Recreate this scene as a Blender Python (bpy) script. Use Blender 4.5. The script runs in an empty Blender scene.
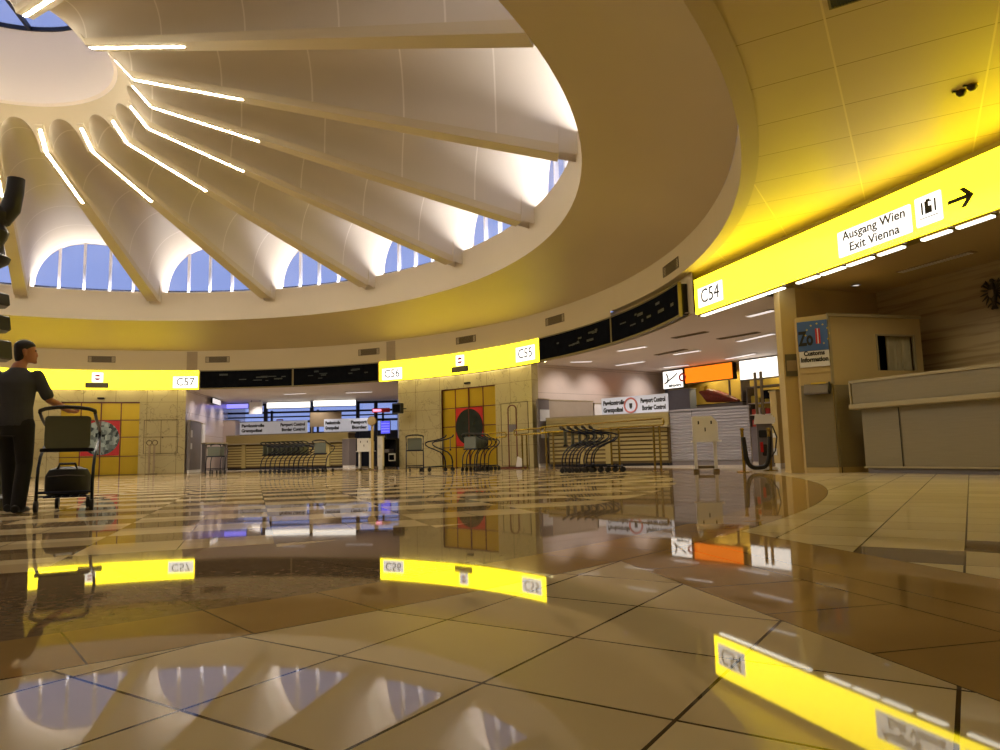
import bpy, bmesh, math, random
from mathutils import Vector, Matrix
random.seed(7)
PI = math.pi
R_ = math.radians
sc = bpy.context.scene
COL = sc.collection

# ------------------------------------------------------------------ measured place
F_PX, PITCH, ROLL, CAMZ = 704.83, 0.1110, -0.0246, 0.49
CX, CY = -11.139, 14.248              # centre of the round hall
R = 15.346                            # sign ring
RO = 12.865                           # fascia of the dome opening
Z_TOP, Z_BOT, Z_LIP, Z_OUT, Z_FAS, Z_SILL = 4.282, 3.48, 4.442, 5.12, 5.939, 7.078
C = Vector((CX, CY, 0))
_U = Vector((0, -math.sin(PITCH), math.cos(PITCH)))
_F = Vector((0, math.cos(PITCH), math.sin(PITCH)))
_X = Vector((1, 0, 0))
CAM_R = _X * math.cos(ROLL) + _U * math.sin(ROLL)
CAM_U = -_X * math.sin(ROLL) + _U * math.cos(ROLL)
CAM = Vector((0, 0, CAMZ))
def ray(px, py):
    return CAM_R * ((px - 500) / F_PX) + CAM_U * (-(py - 375) / F_PX) + _F
def at_z(px, py, z):
    r = ray(px, py); return CAM + r * ((z - CAMZ) / r.z)
def at_y(px, py, y):
    r = ray(px, py); return CAM + r * (y / r.y)
def P(az, r, z=0.0):
    a = R_(az); return Vector((CX + r * math.cos(a), CY + r * math.sin(a), z))
def rz_of(d):                          # rotation that lays local +x along d
    return math.atan2(d.y, d.x)

# ------------------------------------------------------------------ materials
def S(r, g, b):
    f = lambda c: (c/255/12.92) if c/255 <= .04045 else ((c/255+.055)/1.055)**2.4
    return (f(r), f(g), f(b), 1)
def mat(name, col, rough=.5, metal=0, var=.08, scale=6, bump=0, spec=.5, emit=None, es=0, coat=0, stretch=None):
    m = bpy.data.materials.new(name); m.use_nodes = True
    nt = m.node_tree; n = nt.nodes; l = nt.links
    b = n['Principled BSDF']
    b.inputs['Roughness'].default_value = rough; b.inputs['Metallic'].default_value = metal
    b.inputs['Specular IOR Level'].default_value = spec
    b.inputs['Coat Weight'].default_value = coat
    tc = n.new('ShaderNodeTexCoord'); no = n.new('ShaderNodeTexNoise')
    no.inputs['Scale'].default_value = scale; no.inputs['Detail'].default_value = 3
    if stretch:
        mp = n.new('ShaderNodeMapping'); mp.inputs['Scale'].default_value = stretch
        l.new(tc.outputs['Object'], mp.inputs['Vector']); l.new(mp.outputs['Vector'], no.inputs['Vector'])
    else:
        l.new(tc.outputs['Object'], no.inputs['Vector'])
    mx = n.new('ShaderNodeMix'); mx.data_type = 'RGBA'
    mx.inputs[6].default_value = tuple(c*(1-var) for c in col[:3]) + (1,)
    mx.inputs[7].default_value = tuple(min(1, c*(1+var)) for c in col[:3]) + (1,)
    l.new(no.outputs['Fac'], mx.inputs[0]); l.new(mx.outputs[2], b.inputs['Base Color'])
    if bump:
        bu = n.new('ShaderNodeBump'); bu.inputs['Strength'].default_value = bump; bu.inputs['Distance'].default_value = .01
        l.new(no.outputs['Fac'], bu.inputs['Height']); l.new(bu.outputs['Normal'], b.inputs['Normal'])
    if emit:
        b.inputs['Emission Color'].default_value = emit; b.inputs['Emission Strength'].default_value = es
    return m
class NB:                              # little builder for math in node trees
    def __init__(s, m): s.nt = m.node_tree
    def v(s, op, *a):
        k = s.nt.nodes.new('ShaderNodeMath'); k.operation = op
        for i, x in enumerate(a):
            if isinstance(x, (int, float)): k.inputs[i].default_value = x
            else: s.nt.links.new(x, k.inputs[i])
        return k.outputs[0]
    def mix(s, f, a, b):
        k = s.nt.nodes.new('ShaderNodeMix'); k.data_type = 'RGBA'
        for i, x in ((0, f), (6, a), (7, b)):
            if isinstance(x, (int, float)): k.inputs[i].default_value = x
            elif isinstance(x, tuple): k.inputs[i].default_value = x
            else: s.nt.links.new(x, k.inputs[i])
        return k.outputs[2]

WALLWHITE = S(206, 194, 176)
M = {}
M['plaster'] = mat('warm_plaster', S(216, 205, 186), .55, var=.03, scale=1.2)
M['soffit'] = mat('soffit_plaster', S(190, 172, 136), .5, var=.04, scale=.8)
M['rib'] = mat('rib_plaster', S(200, 186, 156), .55, var=.04, scale=1)
M['ocul'] = mat('oculus_plaster', S(226, 214, 200), .6, var=.02, scale=1)
M['vent'] = mat('vent_metal', S(96, 80, 50), .5, .2, var=.15, scale=30)
M['dark'] = mat('dark_metal', S(34, 32, 34), .4, .5)
M['black'] = mat('black_rubber', S(18, 18, 20), .55)
M['board'] = mat('display_glass', S(20, 21, 25), .6, var=.4, scale=5, spec=.0)
M['boardtext'] = mat('dim_display_text', S(34, 38, 30), .3)
M['frame'] = mat('board_frame', S(120, 106, 70), .4, .4)
M['yellow'] = mat('yellow_lightbox', S(240, 220, 40), .35, var=.03, emit=(1.0, .79, .012, 1), es=4.2)
M['yellowcase'] = mat('lightbox_case', S(120, 96, 20), .4, .3)
M['plate'] = mat('white_plate', S(240, 240, 238), .4, emit=(1, .97, .92, 1), es=1.0, var=.02)
M['ink'] = mat('black_print', S(26, 24, 24), .6)
M['inkgrey'] = mat('grey_print', S(70, 68, 66), .6)
M['red'] = mat('red_enamel', S(190, 24, 30), .4)
M['tube'] = mat('white_line_lamp', S(255, 255, 255), .4, emit=(1, .90, .72, 1), es=120)
M['tubefar'] = mat('warm_sign_lamp', S(255, 250, 230), .4, emit=(1, .86, .42, 1), es=6)
M['tubeu'] = mat('under_sign_lamp', S(255, 255, 255), .4, emit=(1, .96, .82, 1), es=2.4)
M['lumin'] = mat('ceiling_lamp_diffuser', S(240, 238, 238), .4, emit=(1, .93, .93, 1), es=.5)
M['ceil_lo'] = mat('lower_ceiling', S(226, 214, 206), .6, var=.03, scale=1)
M['pink'] = mat('pale_stone', S(206, 188, 176), .45, var=.06, scale=1.5)
M['door'] = mat('brass_door_panel', S(204, 172, 52), .3, .7, var=.05, scale=3)
M['doorframe'] = mat('maroon_door_frame', S(96, 38, 22), .4)
M['wood'] = mat('slatted_beech', S(168, 150, 92), .45, var=.12, scale=3, stretch=(1, 1, 12))
M['wooddark'] = mat('dark_slat_gap', S(92, 72, 30), .6)
M['woodgrey'] = mat('grey_slats', S(134, 122, 92), .45, var=.1, scale=3, stretch=(1, 1, 14))
M['counter_top'] = mat('counter_rail', S(160, 146, 110), .4)
M['ribmetal'] = mat('ribbed_steel', S(176, 172, 176), .28, .75, var=.06, scale=4, stretch=(1, 1, 10))
M['white'] = mat('white_paint', S(222, 218, 214), .45)
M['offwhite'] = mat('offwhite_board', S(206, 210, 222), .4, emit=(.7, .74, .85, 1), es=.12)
M['grey'] = mat('grey_laminate', S(112, 104, 104), .5)
M['panelling'] = mat('grey_brown_panelling', S(160, 146, 128), .5)
M['taupe'] = mat('taupe_panel', S(150, 130, 100), .55)
M['rail'] = mat('brass_rail', S(176, 152, 84), .25, .85)
M['cartblue'] = mat('trolley_tube', S(30, 34, 54), .35, .6)
M['cartpanel'] = mat('trolley_board', S(96, 100, 88), .5)
M['cartpanelred'] = mat('trolley_board_red', S(150, 44, 36), .5)
M['beige'] = mat('beige_wall', S(178, 154, 104), .5, var=.05, scale=2)
M['booth'] = mat('booth_laminate', S(190, 166, 112), .5, var=.03, scale=2)
M['orange'] = mat('orange_lightbox', S(255, 120, 10), .4, emit=(1, .21, .006, 1), es=.85)
M['whitebox'] = mat('white_lightbox', S(250, 248, 240), .4, emit=(1, .95, .86, 1), es=1.05, var=.01)
M['violetbox'] = mat('violet_lightbox', S(120, 110, 240), .4, emit=(.22, .2, .85, 1), es=1.2)
M['bluebox'] = mat('blue_screen', S(60, 60, 210), .4, emit=(.07, .07, .6, 1), es=1.0)
M['blueboard'] = mat('blue_sign', S(66, 98, 152), .45)
M['star'] = mat('gold_star', S(220, 190, 60), .5)
M['bronze'] = mat('dark_bronze', S(74, 66, 52), .35, .7)
M['skin'] = mat('skin', S(178, 118, 88), .5, var=.06, scale=12)
M['shirt'] = mat('charcoal_shirt', S(66, 68, 74), .8, var=.18, scale=9)
M['trouser'] = mat('black_trousers', S(18, 17, 20), .8, var=.1)
M['hair'] = mat('dark_hair', S(24, 18, 15), .6, var=.3, scale=40)
M['bag'] = mat('black_bag', S(20, 20, 26), .6, var=.2, scale=12, bump=.3)
M['statue'] = mat('dark_statue', S(22, 20, 20), .45, var=.3, scale=5)
M['greywall'] = mat('blue_grey_wall', S(116, 120, 136), .6)
M['shop'] = mat('shop_wall', S(180, 148, 60), .6, var=.3, scale=2)
M['mullion'] = mat('dark_mullion', S(26, 30, 44), .4, .3)
M['winframe'] = mat('white_window_frame', S(214, 212, 220), .4)
M['curtain'] = mat('curtain_cloth', S(200, 188, 150), .8, var=.2, scale=5)
M['paper'] = mat('printed_paper', S(206, 206, 206), .7)
M['noticedark'] = mat('dark_notice', S(92, 84, 62), .5)

def glass_mat(name, tint, refl=.08):
    m = bpy.data.materials.new(name); m.use_nodes = True; nt = m.node_tree
    for n in list(nt.nodes): nt.nodes.remove(n)
    o = nt.nodes.new('ShaderNodeOutputMaterial'); mx = nt.nodes.new('ShaderNodeMixShader')
    t = nt.nodes.new('ShaderNodeBsdfTransparent'); g = nt.nodes.new('ShaderNodeBsdfGlossy')
    t.inputs[0].default_value = tint; g.inputs['Roughness'].default_value = .02
    lw = nt.nodes.new('ShaderNodeLayerWeight'); lw.inputs[0].default_value = .5
    pw = nt.nodes.new('ShaderNodeMath'); pw.operation = 'POWER'; pw.inputs[1].default_value = 5; nt.links.new(lw.outputs['Facing'], pw.inputs[0])
    ad = nt.nodes.new('ShaderNodeMath'); ad.operation = 'MULTIPLY_ADD'; ad.inputs[1].default_value = .7; ad.inputs[2].default_value = .05; nt.links.new(pw.outputs[0], ad.inputs[0])
    nt.links.new(ad.outputs[0], mx.inputs[0]); nt.links.new(t.outputs[0], mx.inputs[1]); nt.links.new(g.outputs[0], mx.inputs[2])
    nt.links.new(mx.outputs[0], o.inputs[0]); return m
M['glass'] = glass_mat('window_glass', (.92, .95, 1, 1))

def vault_mat():
    # pale shell with thin lighter seams that run round the bay (object z-rotated per bay: seams by radius)
    m = mat('vault_shell', S(206, 196, 178), .42, var=.03, scale=1.0, spec=.35)
    nb = NB(m); nt = m.node_tree; b = nt.nodes['Principled BSDF']
    geo = nt.nodes.new('ShaderNodeNewGeometry'); sx = nt.nodes.new('ShaderNodeSeparateXYZ'); nt.links.new(geo.outputs['Position'], sx.inputs[0])
    x = nb.v('SUBTRACT', sx.outputs[0], CX); y = nb.v('SUBTRACT', sx.outputs[1], CY)
    r = nb.v('SQRT', nb.v('ADD', nb.v('MULTIPLY', x, x), nb.v('MULTIPLY', y, y)))
    fr = nb.v('FRACT', nb.v('DIVIDE', nb.v('ADD', r, .35), 1.92))
    line = nb.v('LESS_THAN', fr, .018)
    old = b.inputs['Base Color'].links[0].from_socket
    nt.links.new(nb.mix(line, old, S(228, 220, 206)), b.inputs['Base Color'])
    return m
M['vault'] = vault_mat()

def panel_ceiling_mat():
    # outer ceiling: joints of its panels, drawn from two measured directions
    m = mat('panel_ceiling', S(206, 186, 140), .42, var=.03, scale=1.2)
    nb = NB(m); nt = m.node_tree; b = nt.nodes['Principled BSDF']
    geo = nt.nodes.new('ShaderNodeNewGeometry'); sx = nt.nodes.new('ShaderNodeSeparateXYZ'); nt.links.new(geo.outputs['Position'], sx.inputs[0])
    X, Y = sx.outputs[0], sx.outputs[1]
    a = R_(59.5)
    u = nb.v('ADD', nb.v('MULTIPLY', X, math.cos(a)), nb.v('MULTIPLY', Y, math.sin(a)))
    v = nb.v('ADD', nb.v('MULTIPLY', X, math.sin(a)), nb.v('MULTIPLY', Y, -math.cos(a)))
    c0 = 3.61*math.cos(a) + 7.05*math.sin(a); d0 = 3.61*math.sin(a) - 7.05*math.cos(a)
    fu = nb.v('FRACT', nb.v('DIVIDE', nb.v('SUBTRACT', u, c0 - 10*.98), .98)); fv = nb.v('FRACT', nb.v('DIVIDE', nb.v('SUBTRACT', v, d0 - 10*1.4), 1.4))
    lu = nb.v('LESS_THAN', fu, .014); lv = nb.v('LESS_THAN', fv, .014)
    old = b.inputs['Base Color'].links[0].from_socket
    c1 = nb.mix(lu, old, S(150, 124, 74)); c2 = nb.mix(lv, c1, S(226, 208, 160))
    nt.links.new(c2, b.inputs['Base Color'])
    return m
M['panelceil'] = panel_ceiling_mat()

def marble_mat(name, col, jx, jz, z0=.76, dark=S(110, 96, 66), vf=.5):
    m = mat(name, col, .22, var=.05, scale=1.3, spec=.5)
    nb = NB(m); nt = m.node_tree; b = nt.nodes['Principled BSDF']
    geo = nt.nodes.new('ShaderNodeNewGeometry'); sx = nt.nodes.new('ShaderNodeSeparateXYZ'); nt.links.new(geo.outputs['Position'], sx.inputs[0])
    z = nb.v('FRACT', nb.v('DIVIDE', nb.v('ADD', sx.outputs[2], jz*4 - z0), jz))
    ang = nb.v('ARCTAN2', nb.v('SUBTRACT', sx.outputs[1], CY), nb.v('SUBTRACT', sx.outputs[0], CX))
    h = nb.v('FRACT', nb.v('DIVIDE', nb.v('ADD', ang, 10*R_(jx)), R_(jx)))
    j = nb.v('MAXIMUM', nb.v('LESS_THAN', z, .012), nb.v('LESS_THAN', h, .012))
    wv = nt.nodes.new('ShaderNodeTexNoise'); wv.inputs['Scale'].default_value = .9; wv.inputs['Detail'].default_value = 6; wv.inputs['Distortion'].default_value = 1.5
    nt.links.new(geo.outputs['Position'], wv.inputs['Vector'])
    vein = nb.v('LESS_THAN', nb.v('ABSOLUTE', nb.v('SUBTRACT', wv.outputs[0], .5)), .006)
    old = b.inputs['Base Color'].links[0].from_socket
    c = nb.mix(nb.v('MULTIPLY', vein, vf), old, tuple(x*.35 for x in col[:3]) + (1,))
    nt.links.new(nb.mix(j, c, dark), b.inputs['Base Color'])
    return m
M['marble'] = marble_mat('cream_marble', S(182, 168, 126), 4.32, .745)
M['pinkstone'] = marble_mat('pale_wall_stone', S(208, 192, 182), 6, .9, dark=S(150, 136, 126), vf=.06)

def floor_mat():
    m = bpy.data.materials.new('terminal_floor'); m.use_nodes = True
    nt = m.node_tree; b = nt.nodes['Principled BSDF']; nb = NB(m)
    geo = nt.nodes.new('ShaderNodeNewGeometry'); sx = nt.nodes.new('ShaderNodeSeparateXYZ'); nt.links.new(geo.outputs['Position'], sx.inputs[0])
    X, Y = sx.outputs[0], sx.outputs[1]
    def lin(ax, ay, c): return nb.v('ADD', nb.v('ADD', nb.v('MULTIPLY', X, ax), nb.v('MULTIPLY', Y, ay)), c)
    def dline(t, period, half):          # 1 on a joint
        f = nb.v('FRACT', nb.v('DIVIDE', t, period)); d = nb.v('MULTIPLY', nb.v('MINIMUM', f, nb.v('SUBTRACT', 1, f)), period)
        return nb.v('LESS_THAN', d, half)
    def cell(u, v):
        cb = nt.nodes.new('ShaderNodeCombineXYZ'); nt.links.new(nb.v('FLOOR', u), cb.inputs[0]); nt.links.new(nb.v('FLOOR', v), cb.inputs[1])
        w = nt.nodes.new('ShaderNodeTexWhiteNoise'); w.noise_dimensions = '2D'; nt.links.new(cb.outputs[0], w.inputs['Vector']); return w.outputs['Value']
    no = nt.nodes.new('ShaderNodeTexNoise'); no.inputs['Scale'].default_value = 2.2; no.inputs['Detail'].default_value = 5
    nt.links.new(geo.outputs['Position'], no.inputs['Vector'])
    ng = nt.nodes.new('ShaderNodeTexNoise'); ng.inputs['Scale'].default_value = 26; ng.inputs['Detail'].default_value = 5
    nt.links.new(geo.outputs['Position'], ng.inputs['Vector'])
    # square cream tiles
    ga = -.584; s = .4292; gx, gy = -.6494, 1.4603
    cu, su = math.cos(ga), math.sin(ga)
    gu = lin(cu/s, su/s, -(gx*cu + gy*su)/s); gv = lin(-su/s, cu/s, (gx*su - gy*cu)/s)
    wn = cell(gu, gv)
    cream = nb.mix(no.outputs[0], S(202, 186, 158), S(222, 208, 182))
    cream = nb.mix(nb.v('MULTIPLY', wn, .35), cream, S(162, 144, 116))
    gcell = None
    for (i, j) in ((2, 6), (3, 7)):
        k = nb.v('MULTIPLY', nb.v('COMPARE', nb.v('FLOOR', gu), i, .1), nb.v('COMPARE', nb.v('FLOOR', gv), j, .1))
        gcell = k if gcell is None else nb.v('MAXIMUM', gcell, k)
    cream = nb.mix(gcell, cream, S(120, 104, 94))
    gl = nb.v('MAXIMUM', dline(nb.v('MULTIPLY', gu, s), s, .0042), dline(nb.v('MULTIPLY', gv, s), s, .0042))
    cream = nb.mix(gl, cream, S(52, 38, 28))
    # brown path beside the right-hand wall
    t = lin(.975, .22, -(.52*.975 + 3.22*.22)); q = lin(.22, -.975, -(.52*.22 - 3.22*.975))
    brown = nb.mix(no.outputs[0], S(146, 118, 76), S(170, 142, 98))
    pl = nb.v('MAXIMUM', nb.v('MAXIMUM', nb.v('COMPARE', t, .445, .003), nb.v('COMPARE', t, .625, .003)), nb.v('MAXIMUM', nb.v('COMPARE', t, 0.0, .004), nb.v('COMPARE', t, 1.075, .002)))
    cross = nb.v('MULTIPLY', dline(nb.v('ADD', q, .19), .43, .003), nb.v('LESS_THAN', t, .445))
    pathc = nb.mix(nb.v('MAXIMUM', pl, cross), brown, S(48, 32, 22))
    inpath = nb.v('MULTIPLY', nb.v('GREATER_THAN', t, 0), nb.v('LESS_THAN', t, 1.08))
    out = nb.mix(inpath, cream, pathc)
    # round hall
    dx = nb.v('SUBTRACT', X, CX); dy = nb.v('SUBTRACT', Y, CY)
    r = nb.v('SQRT', nb.v('ADD', nb.v('MULTIPLY', dx, dx), nb.v('MULTIPLY', dy, dy)))
    az = nb.v('MULTIPLY', nb.v('ARCTAN2', dy, dx), 180/PI)
    rad3 = dline(nb.v('MULTIPLY', nb.v('ADD', nb.v('ADD', az, 360), 50.57), R_(1)*14.9), R_(1.48*2)*14.9, .003)
    rad15 = dline(nb.v('MULTIPLY', nb.v('ADD', nb.v('ADD', az, 360), 50.57), R_(1)*15.8), R_(1.48)*15.8, .003)
    granite = nb.mix(ng.outputs[0], S(84, 68, 56), S(150, 128, 106))
    granite = nb.mix(rad3, granite, S(40, 30, 24))
    ring = nb.mix(nb.v('MAXIMUM', rad15, nb.v('COMPARE', r, 16.035, .004)), brown, S(48, 32, 22))
    da = R_(109.3); pd = .525
    du = lin(math.sin(da), -math.cos(da), .925); dv = lin(math.cos(da), math.sin(da), 0)
    ck = nb.v('MODULO', nb.v('ADD', nb.v('FLOOR', nb.v('DIVIDE', du, pd*2)), nb.v('FLOOR', nb.v('DIVIDE', nb.v('ADD', dv, 90.1), pd))), 2)
    ck = nb.v('ABSOLUTE', ck)
    wn2 = cell(nb.v('DIVIDE', du, pd), nb.v('DIVIDE', dv, pd))
    light = nb.mix(wn2, S(188, 168, 134), S(212, 194, 160)); darkt = nb.mix(wn2, S(108, 88, 64), S(142, 120, 90))
    disc = nb.mix(nb.v('MAXIMUM', ck, 0), light, darkt)
    dl = nb.v('MAXIMUM', dline(du, pd, .003), nb.v('MULTIPLY', dline(nb.v('ADD', dv, 90.1), pd, .003), 1))
    disc = nb.mix(dl, disc, S(56, 42, 32))
    c = nb.mix(nb.v('LESS_THAN', r, 16.04), out, ring)
    c = nb.mix(nb.v('LESS_THAN', r, 15.6), c, granite)
    c = nb.mix(nb.v('LESS_THAN', r, 14.2), c, disc)
    nt.links.new(c, b.inputs['Base Color'])
    gr = nb.v('MULTIPLY', nb.v('LESS_THAN', r, 15.6), nb.v('GREATER_THAN', r, 14.2))
    rough = nb.v('ADD', .012, nb.v('MULTIPLY', no.outputs[0], .03))
    nt.links.new(rough, b.inputs['Roughness'])
    b.inputs['Specular IOR Level'].default_value = 0
    gl_n = nt.nodes.new('ShaderNodeBsdfGlossy'); nt.links.new(rough, gl_n.inputs['Roughness']); gl_n.inputs[0].default_value = (1, 1, 1, 1)
    lw = nt.nodes.new('ShaderNodeLayerWeight'); lw.inputs[0].default_value = .5
    fac = nb.v('ADD', .028, nb.v('MULTIPLY', nb.v('POWER', lw.outputs['Facing'], 4.5), .6))
    ms = nt.nodes.new('ShaderNodeMixShader'); nt.links.new(fac, ms.inputs[0]); nt.links.new(b.outputs[0], ms.inputs[1]); nt.links.new(gl_n.outputs[0], ms.inputs[2])
    nt.links.new(ms.outputs[0], nt.nodes['Material Output'].inputs[0])
    # very slight unevenness
    bn = nt.nodes.new('ShaderNodeTexNoise'); bn.inputs['Scale'].default_value = 1.1; bn.inputs['Detail'].default_value = 1
    nt.links.new(geo.outputs['Position'], bn.inputs['Vector'])
    bu = nt.nodes.new('ShaderNodeBump'); bu.inputs['Strength'].default_value = .05; bu.inputs['Distance'].default_value = .006
    nt.links.new(bn.outputs[0], bu.inputs['Height']); nt.links.new(bu.outputs[0], b.inputs['Normal']); nt.links.new(bu.outputs[0], gl_n.inputs['Normal'])
    return m
M['floor'] = floor_mat()

# ------------------------------------------------------------------ mesh helpers
class MB:
    def __init__(s): s.v = []; s.f = []
    def add(s, vs, fs):
        o = len(s.v); s.v += [tuple(v) for v in vs]; s.f += [tuple(i+o for i in f) for f in fs]; return s
    def box(s, x0, x1, y0, y1, z0, z1):
        vs = [(x, y, z) for x in (x0, x1) for y in (y0, y1) for z in (z0, z1)]
        return s.add(vs, [(0,1,3,2),(4,6,7,5),(0,4,5,1),(2,3,7,6),(0,2,6,4),(1,5,7,3)])
    def rbox(s, x0, x1, y0, y1, z0, z1, b=.01, axis='y', n=3):   # box with rounded corners in the plane across AXIS
        if axis == 'y': a0, a1, c0, c1, d0, d1 = x0, x1, z0, z1, y0, y1
        elif axis == 'z': a0, a1, c0, c1, d0, d1 = x0, x1, y0, y1, z0, z1
        else: a0, a1, c0, c1, d0, d1 = y0, y1, z0, z1, x0, x1
        pts = []
        for (ca, cc, st) in ((a1-b, c1-b, 0), (a0+b, c1-b, 90), (a0+b, c0+b, 180), (a1-b, c0+b, 270)):
            for k in range(n+1):
                t = R_(st + 90*k/n); pts.append((ca + b*math.cos(t), cc + b*math.sin(t)))
        m = len(pts)
        def mk(p, d): return (p[0], d, p[1]) if axis == 'y' else ((p[0], p[1], d) if axis == 'z' else (d, p[0], p[1]))
        vs = [mk(p, d0) for p in pts] + [mk(p, d1) for p in pts]
        fs = [tuple(range(m)), tuple(range(2*m-1, m-1, -1))] + [(i, (i+1) % m, m+(i+1) % m, m+i) for i in range(m)]
        return s.add(vs, fs)
    def tube(s, pts, r, n=8, closed=False, caps=True):
        pts = [Vector(p) for p in pts]; m = len(pts); rs = r if isinstance(r, (list, tuple)) else [r]*m
        rings = []; up = None
        for i, p in enumerate(pts):
            if closed: d = pts[(i+1) % m] - pts[i-1]
            else: d = pts[min(i+1, m-1)] - pts[max(i-1, 0)]
            d.normalize()
            if up is None: up = d.orthogonal()
            up = (up - d*up.dot(d)); up = up.normalized() if up.length > 1e-6 else d.orthogonal().normalized()
            w = d.cross(up)
            rings.append([p + (up*math.cos(2*PI*k/n) + w*math.sin(2*PI*k/n))*rs[i] for k in range(n)])
        vs = [v for ri in rings for v in ri]; fs = []
        for i in range(m if closed else m-1):
            a, b = i*n, ((i+1) % m)*n
            fs += [(a+k, a+(k+1) % n, b+(k+1) % n, b+k) for k in range(n)]
        if not closed and caps: fs += [tuple(range(n-1, -1, -1)), tuple(range((m-1)*n, m*n))]
        return s.add(vs, fs)
    def lathe(s, prof, n=16, c=(0, 0), cap=True):
        vs = []; fs = []
        for (r, z) in prof: vs += [(c[0]+r*math.cos(2*PI*k/n), c[1]+r*math.sin(2*PI*k/n), z) for k in range(n)]
        for i in range(len(prof)-1):
            fs += [(i*n+k, i*n+(k+1) % n, (i+1)*n+(k+1) % n, (i+1)*n+k) for k in range(n)]
        if cap: fs += [tuple(range(n-1, -1, -1)), tuple(range((len(prof)-1)*n, len(prof)*n))]
        return s.add(vs, fs)
    def prism(s, pts2, d0, d1, axis='y'):       # outline in the plane across AXIS, pushed from d0 to d1
        m = len(pts2)
        mk = (lambda p, d: (p[0], d, p[1])) if axis == 'y' else ((lambda p, d: (p[0], p[1], d)) if axis == 'z' else (lambda p, d: (d, p[0], p[1])))
        vs = [mk(p, d0) for p in pts2] + [mk(p, d1) for p in pts2]
        return s.add(vs, [tuple(range(m)), tuple(range(2*m-1, m-1, -1))] + [(i, (i+1) % m, m+(i+1) % m, m+i) for i in range(m)])
    def loft(s, secs, n=14):                    # secs: (centre, axis a, axis b) ellipses
        vs = []
        for c, a, b in secs:
            c, a, b = Vector(c), Vector(a), Vector(b)
            vs += [c + a*math.cos(2*PI*k/n) + b*math.sin(2*PI*k/n) for k in range(n)]
        m = len(secs)
        fs = [(i*n+k, i*n+(k+1) % n, (i+1)*n+(k+1) % n, (i+1)*n+k) for i in range(m-1) for k in range(n)]
        fs += [tuple(range(n-1, -1, -1)), tuple(range((m-1)*n, m*n))]
        return s.add(vs, fs)
    def ball(s, c, rx, ry=None, rz=None, n=14, m=10):
        ry = ry or rx; rz = rz or rx
        return s.lathe_at([(max(1e-3, math.sin(PI*i/m)), -math.cos(PI*i/m)) for i in range(m+1)], c, rx, ry, rz, n)
    def lathe_at(s, prof, c, rx, ry, rz, n):
        vs = []
        for (r, z) in prof: vs += [(c[0]+rx*r*math.cos(2*PI*k/n), c[1]+ry*r*math.sin(2*PI*k/n), c[2]+rz*z) for k in range(n)]
        fs = [(i*n+k, i*n+(k+1) % n, (i+1)*n+(k+1) % n, (i+1)*n+k) for i in range(len(prof)-1) for k in range(n)]
        return s.add(vs, fs)
    def arcbox(s, a0, a1, r0, r1, z0, z1, n=24, o=(0, 0, 0)):    # ring segment in WORLD (then minus o)
        vs = []
        for i in range(n+1):
            a = a0 + (a1-a0)*i/n
            for (r, z) in ((r0, z0), (r1, z0), (r1, z1), (r0, z1)):
                p = P(a, r, z); vs.append((p.x-o[0], p.y-o[1], p.z-o[2]))
        fs = [(0, 1, 2, 3), tuple(4*n+k for k in (3, 2, 1, 0))]
        for i in range(n):
            for k in range(4): fs.append((4*i+k, 4*i+4+k, 4*i+4+(k+1) % 4, 4*i+(k+1) % 4))
        return s.add(vs, fs)
    def rev(s, prof, a0, a1, n=96, o=(0, 0, 0)):
        vs = []
        for i in range(n+1):
            a = a0 + (a1-a0)*i/n
            for (r, z) in prof: p = P(a, r, z); vs.append((p.x-o[0], p.y-o[1], p.z-o[2]))
        m = len(prof)
        return s.add(vs, [(i*m+k, i*m+k+1, (i+1)*m+k+1, (i+1)*m+k) for i in range(n) for k in range(m-1)])
    def build(s, name, m, parent=None, smooth=False, loc=None):
        me = bpy.data.meshes.new(name); me.from_pydata(s.v, [], s.f); me.materials.append(m)
        bm = bmesh.new(); bm.from_mesh(me); bmesh.ops.recalc_face_normals(bm, faces=bm.faces); bm.to_mesh(me); bm.free()
        if smooth:
            for p in me.polygons: p.use_smooth = True
            try: me.set_sharp_from_angle(angle=R_(40))
            except Exception: pass
        o = bpy.data.objects.new(name, me); COL.objects.link(o)
        if parent: o.parent = parent
        if loc is not None: o.location = loc
        return o
def struct(o): o['kind'] = 'structure'; return o
def tag(o, label, cat, group=None):
    o['label'] = label; o['category'] = cat
    if group: o['group'] = group
    return o
def thing(name, label, cat, loc=(0, 0, 0), rz=0, group=None):
    o = bpy.data.objects.new(name, None); COL.objects.link(o); o.empty_display_size = .1
    o.location = loc; o.rotation_euler = (0, 0, rz); return tag(o, label, cat, group)
def copy_tree(o, parent=None):
    c = o.copy(); COL.objects.link(c)
    if parent: c.parent = parent
    for ch in [x for x in bpy.data.objects if x.parent == o]: copy_tree(ch, c)
    return c
def text_mesh(txt, size, width=None, depth=.004, align='CENTER', sx=1.0, line=1.0, bold=0):
    cu = bpy.data.curves.new('t', 'FONT'); cu.body = txt; cu.size = size; cu.offset = bold; cu.extrude = depth/2
    cu.align_x = align; cu.align_y = 'CENTER'; cu.space_line = line; cu.resolution_u = 3
    ob = bpy.data.objects.new('t', cu); COL.objects.link(ob)
    dg = bpy.context.evaluated_depsgraph_get(); me = bpy.data.meshes.new_from_object(ob.evaluated_get(dg))
    bpy.data.objects.remove(ob); bpy.data.curves.remove(cu)
    xs = [v.co.x for v in me.vertices]
    if width: sx = width/(max(xs)-min(xs))
    vs = [(v.co.x*sx, v.co.z, v.co.y) for v in me.vertices]; fs = [tuple(p.vertices) for p in me.polygons]
    bpy.data.meshes.remove(me); return vs, fs
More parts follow.
